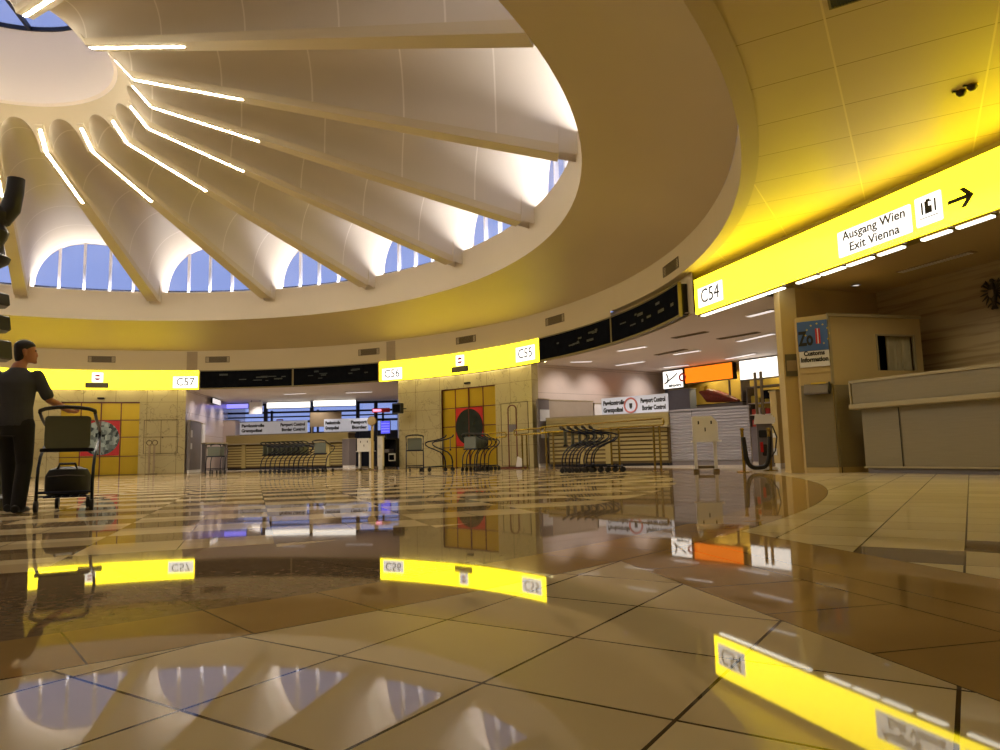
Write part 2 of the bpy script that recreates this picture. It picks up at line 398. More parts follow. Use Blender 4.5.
def put_text(name, txt, size, m, parent, x, y, z, width=None, align='CENTER', sx=1.0, line=1.0, bold=0):
    vs, fs = text_mesh(txt, size, width, align=align, sx=sx, line=line, bold=bold)
    b = MB(); b.add([(a+x, b_+y, c+z) for a, b_, c in vs], fs); return b.build(name, m, parent)

# ------------------------------------------------------------------ world, camera
w = bpy.data.worlds.new('dusk_sky'); sc.world = w; w.use_nodes = True
bg = w.node_tree.nodes['Background']; bg.inputs[0].default_value = (.34, .43, .84, 1); bg.inputs[1].default_value = .62
cd = bpy.data.cameras.new('camera'); cam = bpy.data.objects.new('camera', cd); COL.objects.link(cam)
cd.sensor_width = 36; cd.lens = 36*F_PX/1000; cd.clip_start = .05; cd.clip_end = 300
mx = Matrix((CAM_R, CAM_U, -_F)).transposed().to_4x4(); mx.translation = CAM; cam.matrix_world = mx
sc.camera = cam
sc.view_settings.view_transform = 'Standard'; sc.view_settings.look = 'None'; sc.view_settings.gamma = 1
sc.view_settings.use_curve_mapping = False; sc.view_settings.exposure = 0.58
sc.cycles.use_denoising = True
sc.cycles.max_bounces = 8; sc.cycles.diffuse_bounces = 4; sc.cycles.glossy_bounces = 4; sc.cycles.transparent_max_bounces = 12
sc.cycles.sample_clamp_indirect = 6

# ------------------------------------------------------------------ room shell
fl = MB(); fl.add([(-62, -34, 0), (40, -34, 0), (40, 66, 0), (-62, 66, 0)], [(0, 1, 2, 3)]); struct(fl.build('floor', M['floor']))

# fascia, cove and vent band of the round opening
b = MB(); b.rev([(RO+.03, Z_SILL), (RO, Z_SILL-.02), (RO, Z_FAS)], 0, 360, 180); b.rev([(RO+.40, Z_SILL-.12), (RO+.04, Z_SILL-.12), (RO+.03, Z_SILL)], 0, 360, 180)
struct(b.build('trim_fascia', M['plaster'], smooth=True))
prof = []
for i in range(13):
    t = i/12; prof.append((RO + (R-RO)*t, Z_FAS + (Z_OUT-Z_FAS)*t + .10*math.sin(PI*t)))
prof += [(R-.005, Z_OUT-.01)]
b = MB(); b.rev(prof, 0, 360, 180); struct(b.build('ceiling_cove', M['soffit'], smooth=True))
b = MB(); b.rev([(R, Z_OUT), (R, Z_TOP)], 21, 162, 120); struct(b.build('trim_band', M['soffit'], smooth=True))
b = MB(); b.rev([(R, Z_OUT), (R, Z_LIP), (R+.225, Z_LIP)], 162, 381, 150); struct(b.build('trim_lip', M['soffit'], smooth=False))
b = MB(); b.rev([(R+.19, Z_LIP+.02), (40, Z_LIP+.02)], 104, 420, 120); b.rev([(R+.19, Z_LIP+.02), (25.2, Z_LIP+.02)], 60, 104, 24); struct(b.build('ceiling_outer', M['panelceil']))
# lower ceiling behind the signs and outer walls
b = MB(); b.rev([(R+.1, 3.56), (40, 3.56)], 5.4, 60, 30); b.rev([(R+.1, 3.56), (25.2, 3.56)], 60, 104, 24); b.rev([(R+.1, 3.56), (40, 3.56)], 104, 162, 30); struct(b.build('ceiling_lower', M['ceil_lo']))
b = MB(); b.rev([(R+.2, Z_LIP+.03), (R+.2, 3.5)], 4.5, 162, 90); struct(b.build('wall_header', M['soffit']))
b = MB(); b.rev([(40, 0), (40, 4.5)], 108, 425, 100); struct(b.build('wall_outer', M['beige']))

# ------------------------------------------------------------------ dome: vaults, ribs, windows, oculus
PH = -.21
KR, KZ = 3.47, 8.61
TR, TZ = 12.47, 6.63
def cone_r(z): return KR - (z-KZ)/1.187
def arch(u, p=2.3):
    return max(0.0, 1-abs(u)**p)**(1/p)
NU = 28
US = [math.copysign(abs(math.cos(PI*i/NU))**(2/2.3), -math.cos(PI*i/NU)) if i != NU/2 else 0.0 for i in range(NU+1)]
US[0], US[-1] = -1.0, 1.0
HO, HI = 9.1, 7.7
def vault_pts(azc):
    out = []
    for u in US:
        s_ = arch(u)
        zi = KZ + .02 + .64*s_; ri = cone_r(zi)
        I = P(azc + HI*u, ri, zi)
        O = P(azc + HO*u, RO+.02, 6.60 + (9.06 - 6.60)*s_)
        out.append((I, O))
    return out
def vault_mesh(azc, o):
    b = MB(); NV = 14; vs = []
    pts = vault_pts(azc)
    for I, O in pts:
        for j in range(NV+1):
            t = j/NV; p = I.lerp(O, t); vs.append((p.x-o.x, p.y-o.y, p.z-o.z))
    fs = [(i*(NV+1)+j, i*(NV+1)+j+1, (i+1)*(NV+1)+j+1, (i+1)*(NV+1)+j) for i in range(NU) for j in range(NV)]
    return b.add(vs, fs)
ORD = ['first', 'second', 'third', 'fourth', 'fifth', 'sixth', 'seventh', 'eighth', 'ninth']
strip_az = [100, 80, 60, 40, 20, 0, -20, -40]
for k in range(18):
    azr = PH + 20*k; azc = azr + 10
    o = P(azc, 8, 6.6)
    struct(vault_mesh(azc, o).build('ceiling_vault', M['vault'], smooth=True, loc=o))
    # rib: flat soffit box from the tip to the kink, then up along the cone
    o = P(azr, 8, 6.6); a = R_(azr); er = Vector((math.cos(a), math.sin(a), 0)); et = Vector((-math.sin(a), math.cos(a), 0))
    b = MB(); sec = []
    for (r, z, hw, th) in ((RO+.1, 7.75, .24, .1), (TR+.03, 7.75, .235, .1), (TR, TZ, .205, .2), (KR, KZ, .135, .12), (3.0, 9.13, .10, .1)):
        c = P(azr, r, z)
        sec += [c - et*hw - o, c + et*hw - o, c + et*(hw+.03) + Vector((0, 0, th)) - o, c - et*(hw+.03) + Vector((0, 0, th)) - o]
    b.add(sec, [(0, 1, 2, 3), (16, 19, 18, 17)] + [(4*i+j, 4*i+(j+1) % 4, 4*i+4+(j+1) % 4, 4*i+4+j) for i in range(4) for j in range(4)])
    struct(b.build('ceiling_rib', M['rib'], loc=o))
# cone between fingers and the oculus ring
b = MB()
for k in range(18):
    azc = PH + 20*k + 10
    ring1, ring2 = [], []
    for u, (I, O) in zip(US, vault_pts(azc)):
        ring1.append(I); ring2.append(P(azc + 10.0*u, 2.72, 9.50))
    i0 = P(azc - 10, KR, KZ); i1 = P(azc + 10, KR, KZ)
    ring1 = [i0] + ring1 + [i1]; ring2 = [P(azc-10, 2.72, 9.5)] + [P(azc + HI*1.15*u if abs(u) < 1 else azc+9.0*u, 2.72, 9.5) for u in US] + [P(azc+10, 2.72, 9.5)]
    n = len(ring1); b.add(ring1 + ring2, [(i, i+1, n+i+1, n+i) for i in range(n-1)])
struct(b.build('ceiling_cone', M['rib'], smooth=True))
b = MB(); b.rev([(2.72, 9.50), (2.64, 9.55), (2.52, 11.44)], 0, 360, 64); struct(b.build('ceiling_oculus', M['ocul'], smooth=True))
# skylight
wroot = struct(bpy.data.objects.new('window_19', None)); COL.objects.link(wroot); wroot.location = (CX, CY, 11.44)
b = MB(); b.lathe([(2.6, -.05), (2.49, -.05), (2.49, .06), (2.6, .06), (2.6, -.05)], 48, cap=False)
for a in range(0, 180, 30):
    d = Vector((math.cos(R_(a+12)), math.sin(R_(a+12)), 0)); e = Vector((-d.y, d.x, 0))*.035
    vs = [v + Vector((0, 0, z)) for z in (-.06, .06) for v in (d*2.5+e, d*2.5-e, -d*2.5-e, -d*2.5+e)]
    b.add(vs, [(0, 1, 2, 3), (7, 6, 5, 4), (0, 1, 5, 4), (1, 2, 6, 5), (2, 3, 7, 6), (3, 0, 4, 7)])
b.build('frame', M['mullion'], wroot)
b = MB(); b.lathe([(2.5, .0), (2.5, .02)], 48); b.build('pane', M['glass'], wroot)
# arched windows
for k in range(18):
    azc = PH + 20*k + 10; o = P(azc, RO+.3, Z_SILL)
    root = struct(bpy.data.objects.new('window_%d' % (k+1), None)); COL.objects.link(root); root.location = o
    W_, HT = 8.45, 8.96 - Z_SILL
    # surround: between the vault's edge and the glass
    ring0 = [O for I, O in vault_pts(azc)]
    ring1 = [P(azc + W_*u, RO+.34, Z_SILL-.05 + (HT+.05)*arch(u)) for u in US]
    b = MB(); n = len(US); b.add([p-o for p in ring0+ring1], [(i, i+1, n+i+1, n+i) for i in range(n-1)])
    b.build('reveal', M['ocul'], root, smooth=True)
    b = MB(); b.add([p-o for p in ring1] , [tuple(range(n))]); b.build('pane', M['glass'], root)
    b = MB()
    for off in (5.05, 1.45, -2.4, -6.0):
        zt = HT*arch(off/W_); p0 = P(azc+off, RO+.3) - o; d = P(azc+off+.2, RO+.3) - P(azc+off-.2, RO+.3)
        d = d/2; e = Vector((d.y, -d.x, 0))*1.2
        q = [p0 - d - e, p0 + d - e, p0 + d + e, p0 - d + e]
        b.add([(v.x, v.y, 0) for v in q] + [(v.x, v.y, zt) for v in q], [(0, 1, 2, 3), (7, 6, 5, 4), (0, 1, 5, 4), (1, 2, 6, 5), (2, 3, 7, 6), (3, 0, 4, 7)])
    b.build('mullion', M['winframe'], root)
    b = MB(); b.arcbox(azc-W_, azc+W_, RO+.28, RO+.36, Z_SILL-.14, Z_SILL+.12, 12, o); b.build('sill_bar', M['mullion'], root)
    # pier between this window and the next, closes the shell
b = MB(); 
for k in range(18):
    azr = PH + 20*k
    b.rev([(RO+.36, 6.9), (RO+.36, 9.4)], azr-1.62, azr+1.62, 4)
struct(b.build('wall_piers', M['ocul']))
# light lines on the ribs
vis = {100: 'second', 80: 'third', 60: 'fourth', 40: 'fifth', 20: 'sixth', 0: 'seventh', 340: 'eighth', 320: 'ninth', 120: 'first'}
for k in range(18):
    azr = PH + 20*k
    lab = ('glowing white light line along a dome rib, %s from the left' % vis[20*k]) if 20*k in vis else 'glowing white light line along a dome rib on the near side'
    t = thing('rib_light', lab, 'light strip', P(azr, KR, KZ), 0, 'light lines on the dome ribs')
    o = P(azr, KR, KZ); a = R_(azr); et = Vector((-math.sin(a), math.cos(a), 0))
    def lamp(p0, p1, hw, nm):
        d = (p1-p0).normalized(); nrm = et.cross(d)
        if nrm.z > 0: nrm = -nrm
        bb = MB(); q = [p0-et*hw, p0+et*hw, p1+et*hw, p1-et*hw]
        bb.add([x - o + nrm*s_ for s_ in (-.003, .004) for x in q], [(0, 1, 2, 3), (7, 6, 5, 4), (0, 1, 5, 4), (1, 2, 6, 5), (2, 3, 7, 6), (3, 0, 4, 7)])
        bb.build(nm, M['tube'], t)
    z1 = KZ + (TZ-KZ)*(5.82-KR)/(TR-KR)
    lamp(P(azr, KR+.02, KZ-.005), P(azr, 5.82, z1), .028, 'long_lamp')
    lamp(P(azr, KR-.02, KZ+.015), P(azr, 3.07, 9.05), .03, 'short_lamp')

# ------------------------------------------------------------------ ring of signs
def curved_sign(name, label, cat, a0, a1, group, emis, z0=Z_BOT, z1=Z_TOP):
    am = (a0+a1)/2; o = P(am, R, z0)
    t = thing(name, label, cat, o, 0, group); oo = (o.x, o.y, o.z)
    b = MB(); b.arcbox(a0, a1, R+.02, R+.2, z0, z1, 24, oo); b.build('casing', M['yellowcase'] if emis else M['dark'], t)
    b = MB(); b.arcbox(a0+.03, a1-.03, R-.025, R+.018, z0+.01, z1-.01, 24, oo); b.build('light_panel' if emis else 'display', M['yellow'] if emis else M['board'], t, smooth=False)
    return t, o
def on_ring(t, o, az, z, r=R-.03):       # local frame carrier for flat plates on a curved sign
    e = bpy.data.objects.new('number_plate', None)
    return e
def ring_plate(t, o, az, zc, wd, ht, m, name, txt=None, size=.4, width=None, corner=.02, depth=.02, ink='ink'):
    a = R_(az); p = P(az, R-.026, zc) - o; rz = rz_of(Vector((math.sin(a), -math.cos(a), 0)))
    b = MB(); b.rbox(-wd/2, wd/2, -depth, 0, -ht/2, ht/2, corner)
    pl = b.build(name, m, t, loc=p); pl.rotation_euler = (0, 0, rz)
    if txt: put_text('lettering', txt, size, M[ink], pl, 0, -depth-.002, 0, width=width)
    return pl
def no_entry(t, o, az):
    pl = ring_plate(t, o, az, 3.985, .40, .40, M['plate'], 'no_entry_plate')
    for sgn in (1, -1):
        pts = [(.115*math.cos(R_(q)), .115*math.sin(R_(q))) for q in range(20, 161, 10)]
        pts = [(x, sgn*z) for x, z in pts] + [(-.105, sgn*.035), (.105, sgn*.035)]
        b = MB(); b.prism(pts, -.028, -.02); b.build('red_half_disc', M['red'], pl)
    ring_plate(t, o, az+.05, 3.66, .86, .23, M['noticedark'], 'dark_slot')
GY = 'yellow sign boxes round the hall'
t, o = curved_sign('gate_sign', 'long yellow illuminated sign with number C57 above the far left door', 'sign', 95.83, 125.9, None, True)
ring_plate(t, o, 97.8, 3.79, .98, .48, M['plate'], 'number_plate', 'C57', .46, .72, .01, ink='inkgrey'); no_entry(t, o, 110.3)
t, o = curved_sign('gate_sign', 'long yellow illuminated sign with numbers C56 and C55 above the middle door', 'sign', 35.66, 65.85, None, True)
ring_plate(t, o, 63.5, 3.76, .95, .46, M['plate'], 'number_plate', 'C56', .46, .72, .01, ink='inkgrey')
ring_plate(t, o, 38.3, 3.85, .98, .50, M['plate'], 'number_plate', 'C55', .46, .72, .01, ink='inkgrey'); no_entry(t, o, 50.9)
for a0, a1, lab in ((80.95, 95.6, 'dark display board right of the C57 sign'), (66.05, 80.7, 'dark display board left of the C56 number'),
                    (21.05, 35.5, 'dark display board right of the C55 number'), (5.8, 20.8, 'dark display board left of the C54 sign')):
    t, o = curved_sign('display_board', lab, 'display board', a0, a1, None, False, 3.53, 4.25); oo = (o.x, o.y, o.z)
    b = MB(); b.arcbox(a0-.1, a1+.1, R-.03, R+.05, 3.48, 3.535, 16, oo); b.arcbox(a0-.1, a1+.1, R-.03, R+.05, 4.25, 4.282, 16, oo)
    b.arcbox(a0-.12, a0, R-.03, R+.05, 3.48, 4.282, 1, oo); b.arcbox(a1, a1+.12, R-.03, R+.05, 3.48, 4.282, 1, oo)
    b.build('frame', M['frame'], t)
    rr = random.Random(int(a0))
    for q in range(9):
        aa = a0 + 1 + rr.random()*(a1-a0-3.5); zz = 3.75 + .3*rr.random(); ln = .4+1.0*rr.random(); b = MB()
        b.arcbox(aa, aa+ln, R-.028, R-.026, zz, zz+.03+.05*rr.random(), 2, oo); b.build('faint_text_row', M['boardtext'], t)
# straight sign on the right
S0 = Vector((4.45, 15.62, 0)); S1 = Vector((6.53, 8.75, 0)); SD = (S1-S0).normalized(); SN = Vector((-SD.y, SD.x, 0))  # SN points away from the hall
srz = rz_of(SD); SL = 13.0
t = thing('gate_sign', 'long straight yellow sign with number C54, exit lettering and arrow', 'sign', (S0.x, S0.y, Z_BOT), srz)
b = MB(); b.box(0, SL, .03, .26, 0, Z_TOP-Z_BOT); b.build('casing', M['yellowcase'], t)
b = MB(); b.box(.01, SL-.01, -.02, .028, .01, Z_TOP-Z_BOT-.01); b.build('light_panel', M['yellow'], t)
def flat_plate(parent, x0, x1, z0, z1, name, m=None, corner=.02):
    b = MB(); b.rbox(x0, x1, -.035, -.021, z0, z1, corner); return b.build(name, m or M['plate'], parent)
zz = lambda z: z - Z_BOT
pl = flat_plate(t, .16, 1.07, zz(3.60), zz(4.03), 'number_plate', corner=.01); put_text('lettering', 'C54', .44, M['ink'], pl, .615, -.037, zz(3.815), width=.68)
pl = flat_plate(t, 4.36, 5.80, zz(3.575), zz(4.0), 'exit_plate')
put_text('lettering', 'Ausgang Wien', .2, M['inkgrey'], pl, 5.09, -.037, zz(3.90), width=1.24, bold=.003); put_text('lettering', 'Exit Vienna', .2, M['inkgrey'], pl, 5.09, -.037, zz(3.69), width=.98, bold=.003)
pl = flat_plate(t, 5.88, 6.31, zz(3.60), zz(4.03), 'luggage_plate')
b = MB()
b.box(6.045, 6.155, -.04, -.034, zz(3.76), zz(3.94)); b.box(5.985, 6.01, -.04, -.034, zz(3.76), zz(3.94)); b.box(6.20, 6.225, -.04, -.034, zz(3.76), zz(3.94)); b.box(5.95, 6.26, -.04, -.034, zz(3.70), zz(3.71)); b.box(6.07, 6.13, -.04, -.034, zz(3.94), zz(3.965))
b.build('suitcase_symbol', M['ink'], pl)
b = MB(); b.box(6.11, 6.15, -.043, -.039, zz(3.86), zz(3.92)); b.build('suitcase_label', M['plate'], pl)
b = MB(); b.box(6.40, 6.74, -.03, -.02, zz(3.765), zz(3.82))
for sg in (1, -1):
    pts = [(6.79, 0), (6.66, sg*.135), (6.60, sg*.135), (6.60, sg*.115), (6.705, 0)]
    b.prism([(x, zz(3.7925)+q) for x, q in pts], -.03, -.02)
b.build('arrow', M['ink'], t)
# header above the straight sign (set back)
b = MB(); a0 = S0 + SN*.24 - SD*.3; a1 = S0 + SD*SL + SN*.24
b.add([(a0.x, a0.y, 3.5), (a1.x, a1.y, 3.5), (a1.x, a1.y, 4.47), (a0.x, a0.y, 4.47)], [(0, 1, 2, 3)]); struct(b.build('wall_header_right', M['soffit']))
# lamps under the signs
lampn = {}
def under_lamp(pos, rz, ln, label, group, m='tubeu'):
    t = thing('sign_lamp', label, 'lamp', pos, rz, group)
    b = MB(); b.box(-ln/2, ln/2, -.05, .06, 0, .02); b.build('housing', M['yellowcase'], t)
    b = MB(); b.rbox(-ln/2+.01, ln/2-.01, -.04, .05, -.03, 0, .012, 'x'); b.build('tube', M[m], t)
us = [(.06, .56), (.58, 1.13), (1.15, 1.66), (1.68, 2.26), (2.28, 2.82), (3.16, 3.72), (3.78, 4.32), (4.38, 4.93), (5.02, 5.52), (5.82, 6.31), (6.39, 6.94), (7.03, 7.58)]
cw = ['first', 'second', 'third', 'fourth', 'fifth', 'sixth', 'seventh', 'eighth', 'ninth', 'tenth', 'eleventh', 'twelfth']
for i, (u0, u1) in enumerate(us):
    p = S0 + SD*((u0+u1)/2) + SN*.10
    under_lamp((p.x, p.y, Z_BOT-.021), srz, u1-u0-.02, 'slim white lamp under the straight C54 sign, %s from its C54 end' % cw[i], 'lamps under the C54 sign')
for nm, a0, a1 in (('C57', 95.83, 125.9), ('C56 and C55', 35.66, 65.85)):
    n = 7
    for i in range(n):
        am = a0 + (a1-a0)*(i+.5)/n; aa = R_(am); p = P(am, R+.28)
        under_lamp((p.x, p.y, Z_BOT+.056), rz_of(Vector((math.sin(aa), -math.cos(aa), 0))), 1.02, 'slim lamp under the curved %s sign, %s from its right end' % (nm, cw[i]), 'lamps under the %s sign' % nm, 'tubefar')
# vents in the band
vl = ['above the C57 no-entry plate', 'above the dark board right of C57', 'above the dark board left of C56', 'above the C56 and C55 sign', 'above the dark board right of C55', 'near the C54 number plate']
for az, lab in zip((109.85, 93.0, 67.7, 49.8, 32.35, 7.3), vl):
    a = R_(az); t = thing('air_vent', 'small brown air vent in the band ' + lab, 'vent', P(az, R, 4.61), rz_of(Vector((math.sin(a), -math.cos(a), 0))))
    b = MB(); hw, hh = .5, .26
    b.box(-hw, hw, -.022, .03, 0, .02); b.box(-hw, hw, -.022, .03, hh-.02, hh); b.box(-hw, -hw+.02, -.022, .03, .02, hh-.02); b.box(hw-.02, hw, -.022, .03, .02, hh-.02); b.build('frame', M['vent'], t)
    b = MB()
    for q in range(6): b.box(-hw+.02, hw-.02, -.016, .01, .035+q*.036, .05+q*.036)
    b.box(-hw+.02, hw-.02, -.005, .02, .02, hh-.02); b.build('slats', M['vent'], t)
for az in (96.9, 63.75):
    b = MB(); b.arcbox(az-.8, az+.8, R-.012, R+.02, 4.29, 5.08, 3); struct(b.build('trim_panel', M['taupe']))

# ------------------------------------------------------------------ walls with doors under C57 and C56/C55
RW = R + .42
b = MB(); b.rev([(RW, 0), (RW, 3.6)], 98.15, 104.72, 10); b.rev([(RW, 0), (RW, 3.6)], 115.13, 162, 40); b.rev([(RW, 3.02), (RW, 3.6)], 104.55, 115.3, 14)
b.rev([(RW, 0), (RW+2, 0)], 98.15, 98.16, 1)
struct(b.build('wall_far', M['marble']))
b = MB(); b.rev([(RW, 0), (RW, 3.6)], 39.2, 46.02, 10); b.rev([(RW, 0), (RW, 3.6)], 55.94, 63.6, 12); b.rev([(RW, 3.0), (RW, 3.6)], 45.85, 56.1, 14)
for az, z1 in ((63.6, 3.6), (39.2, 3.6)):
    p0, p1 = P(az, RW), P(az, RW+3.2); b.add([p0, p1, p1 + Vector((0, 0, z1)), p0 + Vector((0, 0, z1))], [(0, 1, 2, 3)])
struct(b.build('wall_middle', M['marble']))
b = MB(); b.rev([(RW+.3, 0), (RW+.3, 3.6)], 98.2, 116, 10); b.rev([(RW+.3, 0), (RW+.3, 3.6)], 39.3, 63.5, 20); struct(b.build('wall_door_backing', M['beige']))
def sliding_door(num, a0, a1, pictured):
    am = (a0+a1)/2; o = P(am, RW+.06); a = R_(am); rz = rz_of(Vector((math.sin(a), -math.cos(a), 0)))
    root = struct(bpy.data.objects.new('door_%d' % num, None)); COL.objects.link(root); root.location = o; root.rotation_euler = (0, 0, rz)
    W = 2*(RW)*math.sin(R_((a1-a0)/2)); HH = 3.0; zs = [0, .76, 1.55, 2.26, HH]; xs = [-W/2 + W*i/4 for i in range(5)]
    for i in range(4):
        for j in range(4):
            b = MB(); b.box(xs[i]+.02, xs[i+1]-.02, -.02, .02, zs[j]+.02, zs[j+1]-.02); b.build('panel', M['door'], root)
    b = MB()
    for i in range(5): b.box(xs[i]-.02, xs[i]+.02, -.035, .03, 0, HH)
    for z in zs[1:4]: b.box(-W/2, W/2, -.03, .025, z-.014, z+.014)
    b.box(-W/2, W/2, -.045, .05, HH-.04, HH+.03); b.build('frame', M['doorframe'], root)
    b = MB(); x0, x1, z0, z1 = xs[1], xs[3], .8, 2.24
    b.box(x0+.03, x1-.03, -.045, -.032, z0, z1); sq = b.build('red_square', M['red'], root)
    cxm, czm, rad = (x0+x1)/2, (z0+z1)/2, min(x1-x0, z1-z0)/2-.02
    b = MB(); b.prism([(cxm+rad*math.cos(2*PI*k/40), czm+rad*math.sin(2*PI*k/40)) for k in range(40)], -.056, -.045); b.build('picture_disc', pictured, sq)
    b = MB(); b.box(cxm-.02, cxm+.02, -.065, -.05, 0, HH); b.build('centre_seam', M['doorframe'], root)
    # sensor above the doors
    return root
def mosaic():
    m = mat('mosaic_picture', S(50, 60, 80), .2, var=.1); nt = m.node_tree; b = nt.nodes['Principled BSDF']
    tc = nt.nodes['Texture Coordinate']; mp = nt.nodes.new('ShaderNodeMapping'); mp.inputs['Scale'].default_value = (1.7, 1.7, 1.1); nt.links.new(tc.outputs['Object'], mp.inputs[0])
    vo = nt.nodes.new('ShaderNodeTexVoronoi'); vo.distance = 'CHEBYCHEV'; nt.links.new(mp.outputs[0], vo.inputs['Vector'])
    hs = nt.nodes.new('ShaderNodeMix'); hs.data_type = 'RGBA'; hs.blend_type = 'MIX'; hs.inputs[6].default_value = S(36, 44, 52); hs.inputs[7].default_value = S(170, 186, 190)
    sp = nt.nodes.new('ShaderNodeSeparateColor'); nt.links.new(vo.outputs['Color'], sp.inputs[0]); nt.links.new(sp.outputs[0], hs.inputs[0]); nt.links.new(hs.outputs[2], b.inputs['Base Color'])
    return m
M['mosaic'] = mosaic(); M['darkdisc'] = mat('dark_picture', S(30, 40, 40), .2, var=.5, scale=2.5)
sliding_door(1, 104.6, 115.25, M['mosaic']); sliding_door(2, 45.9, 56.05, M['darkdisc'])
for az, lab in ((110.0, 'small dark sensor above the door below C57'), (51.0, 'small dark sensor above the door below C55')):
    a = R_(az); t = thing('door_sensor', lab, 'sensor', P(az, RW, 3.13), rz_of(Vector((math.sin(a), -math.cos(a), 0))))
    b = MB(); b.rbox(-.13, .13, -.09, 0, 0, .07, .02); b.build('body', M['dark'], t)
    b = MB(); b.rbox(-.1, .1, -.094, -.088, .015, .04, .01); b.build('lens', M['board'], t)
def wall_hatch(num, a0, a1, z0, z1, split):
    am = (a0+a1)/2; a = R_(am); root = struct(bpy.data.objects.new('door_%d' % num, None)); COL.objects.link(root); root.location = P(am, RW-.02); root.rotation_euler = (0, 0, rz_of(Vector((math.sin(a), -math.cos(a), 0))))
    W = 2*RW*math.sin(R_(abs(a1-a0)/2)); b = MB(); t_ = .018
    for x in ([-W/2, 0, W/2] if split else [-W/2, W/2]): b.box(x-t_/2, x+t_/2, -.012, .01, z0, z1)
    for z in (z0, (z0+z1)/2, z1): b.box(-W/2, W/2, -.012, .01, z-t_/2, z+t_/2)
    b.build('joint_frame', M['vent'], root)
    b = MB(); b.box(-W/2+.02, W/2-.02, -.004, .012, z0+.02, z1-.02); b.build('leaf', M['marble'], root)
    b = MB(); b.rbox(.04, .1, -.03, 0, (z0+z1)/2-.06, (z0+z1)/2, .01); b.build('lock', M['vent'], root)
wall_hatch(3, 99.2, 104.0, .84, 2.24, True); wall_hatch(4, 40.0, 45.0, .05, 2.27, False)

# ------------------------------------------------------------------ opening between C57 and C56: passport hall
def wall_quad(name, p0, p1, z0, z1, m, thick=.0):
    b = MB(); b.add([(p0.x, p0.y, z0), (p1.x, p1.y, z0), (p1.x, p1.y, z1), (p0.x, p0.y, z1)], [(0, 1, 2, 3)]); return struct(b.build(name, m))
A0 = P(98.15, RW); A1 = Vector((-14.75, 37.3, 0)); A1b = Vector((-15.6, 43, 0))
wall_quad('wall_left', A0, A1b, 0, 3.56, M['pinkstone'])
A2 = P(63.6, RW)
wall_quad('wall_divider', P(63.6, RW+3.2), Vector((-5.9, 40, 0)), 0, 3.56, M['pinkstone'])
# glazed back with dark bars
gy = 38.2; gx0, gx1 = -15.2, -5.6
root = struct(bpy.data.objects.new('window_20', None)); COL.objects.link(root); root.location = (gx0, gy, 0)
b = MB(); W = gx1-gx0
for z, h in ((0, 1.9), (2.42, .12), (2.72, .07), (2.95, .1), (3.38, .12)): b.box(0, W, -.06, .06, z, z+h)
for px in (266, 312, 358, 376): x = at_y(px, 410, gy).x - gx0; b.box(x-.09, x+.09, -.1, .06, 0, 3.5)
for px in (272, 318, 383): x = at_y(px, 410, gy).x - gx0; b.box(x-.05, x+.05, -.06, .06, 1.9, 3.1)
b.build('frame', M['mullion'], root)
b = MB(); b.box(0, W, .0, .015, 1.9, 3.5); b.build('pane', M['glass'], root)
def lightbox(name, label, pa, pb, ybot, m, group=None, depth=.25, bars=None):
    """pa, pb: top corners on its front, ybot: height of the box"""
    rz = rz_of(pb-pa); t = thing(name, label, 'sign', (pa.x, pa.y, pa.z-ybot), rz, group); L = (Vector((pb.x, pb.y, 0))-Vector((pa.x, pa.y, 0))).length
    b = MB(); b.box(0, L, .02, depth, 0, ybot); b.build('casing', M['dark'], t)
    b = MB(); b.box(.02, L-.02, -.01, .03, .02, ybot-.02); b.build('lit_front', m, t)
    return t, L
for px0, px1, z1, h, m, lab, y in ((266.5, 310.5, 3.52, .34, 'whitebox', 'long white lightbox above the passport counter, left one of two', 37.6), (313, 356, 3.53, .34, 'whitebox', 'long white lightbox above the passport counter, right one of two', 37.2),
                                    (224, 248.5, 3.5, .27, 'violetbox', 'violet lit sign at the back left of the passport hall', 37.8)):
    a = at_y(px0, 404, y); c = at_y(px1, 404, y); a.z = c.z = z1
    lightbox('lightbox', lab, a, c, h, M[m])
# hanging white panel
a = at_y(249, 404, 36.5)
t = thing('hanging_banner', 'pale blank banner hanging beside the violet sign', 'panel', (a.x, a.y, 2.84), 0)
b = MB(); b.rbox(0, .68, 0, .08, 0, .62, .02); b.build('board', M['white'], t)
b = MB(); b.tube([(.12, .04, .62), (.12, .04, .72)], .012, 6); b.tube([(.56, .04, .62), (.56, .04, .72)], .012, 6); b.build('hanger', M['dark'], t)
# counter
def counter(name, label, pl, pr, h, depth, m, posts, ledge=.42):
    d = pr-pl; L = d.length; t = thing(name, label, 'counter', (pl.x, pl.y, 0), rz_of(d))
    b = MB(); b.box(0, L, .05, depth, .08, h-.04); b.build('body', M['wooddark'], t)
    b = MB(); n = int((h-ledge-.1)/.1)
    zs = .16
    k = 0
    while zs + .07 < h - ledge - .08: b.box(.06, L-.06, .0, .05, zs, zs+.085); zs += .13
    b.build('slats', m, t)
    b = MB(); b.box(-.03, L+.03, -.02, .06, h-ledge, h-.02)
    for q in range(4): b.box(-.03, L+.03, -.05, -.02, h-ledge+.03+q*.09, h-ledge+.085+q*.09)
    b.build('upstand', m, t)
    b = MB(); b.rbox(-.05, L+.05, -.24, .06, h-ledge-.06, h-ledge, .02, 'x'); b.build('ledge', M['counter_top'], t)
    b = MB(); b.box(-.05, L+.05, -.04, depth+.02, h-.04, h); b.build('top', M['counter_top'], t)
    b = MB(); b.box(.04, L-.04, .02, depth, 0, .08); b.build('plinth', M['dark'], t)
    for x in posts:
        b = MB(); b.box(x*L-.09, x*L+.09, -.05, .05, .08, h-ledge-.06); b.build('post', m, t)
    return t, L
cl = at_y(226.5, 466, 35.6); cr = at_y(347.5, 466, 34.4); cl.z = cr.z = 0
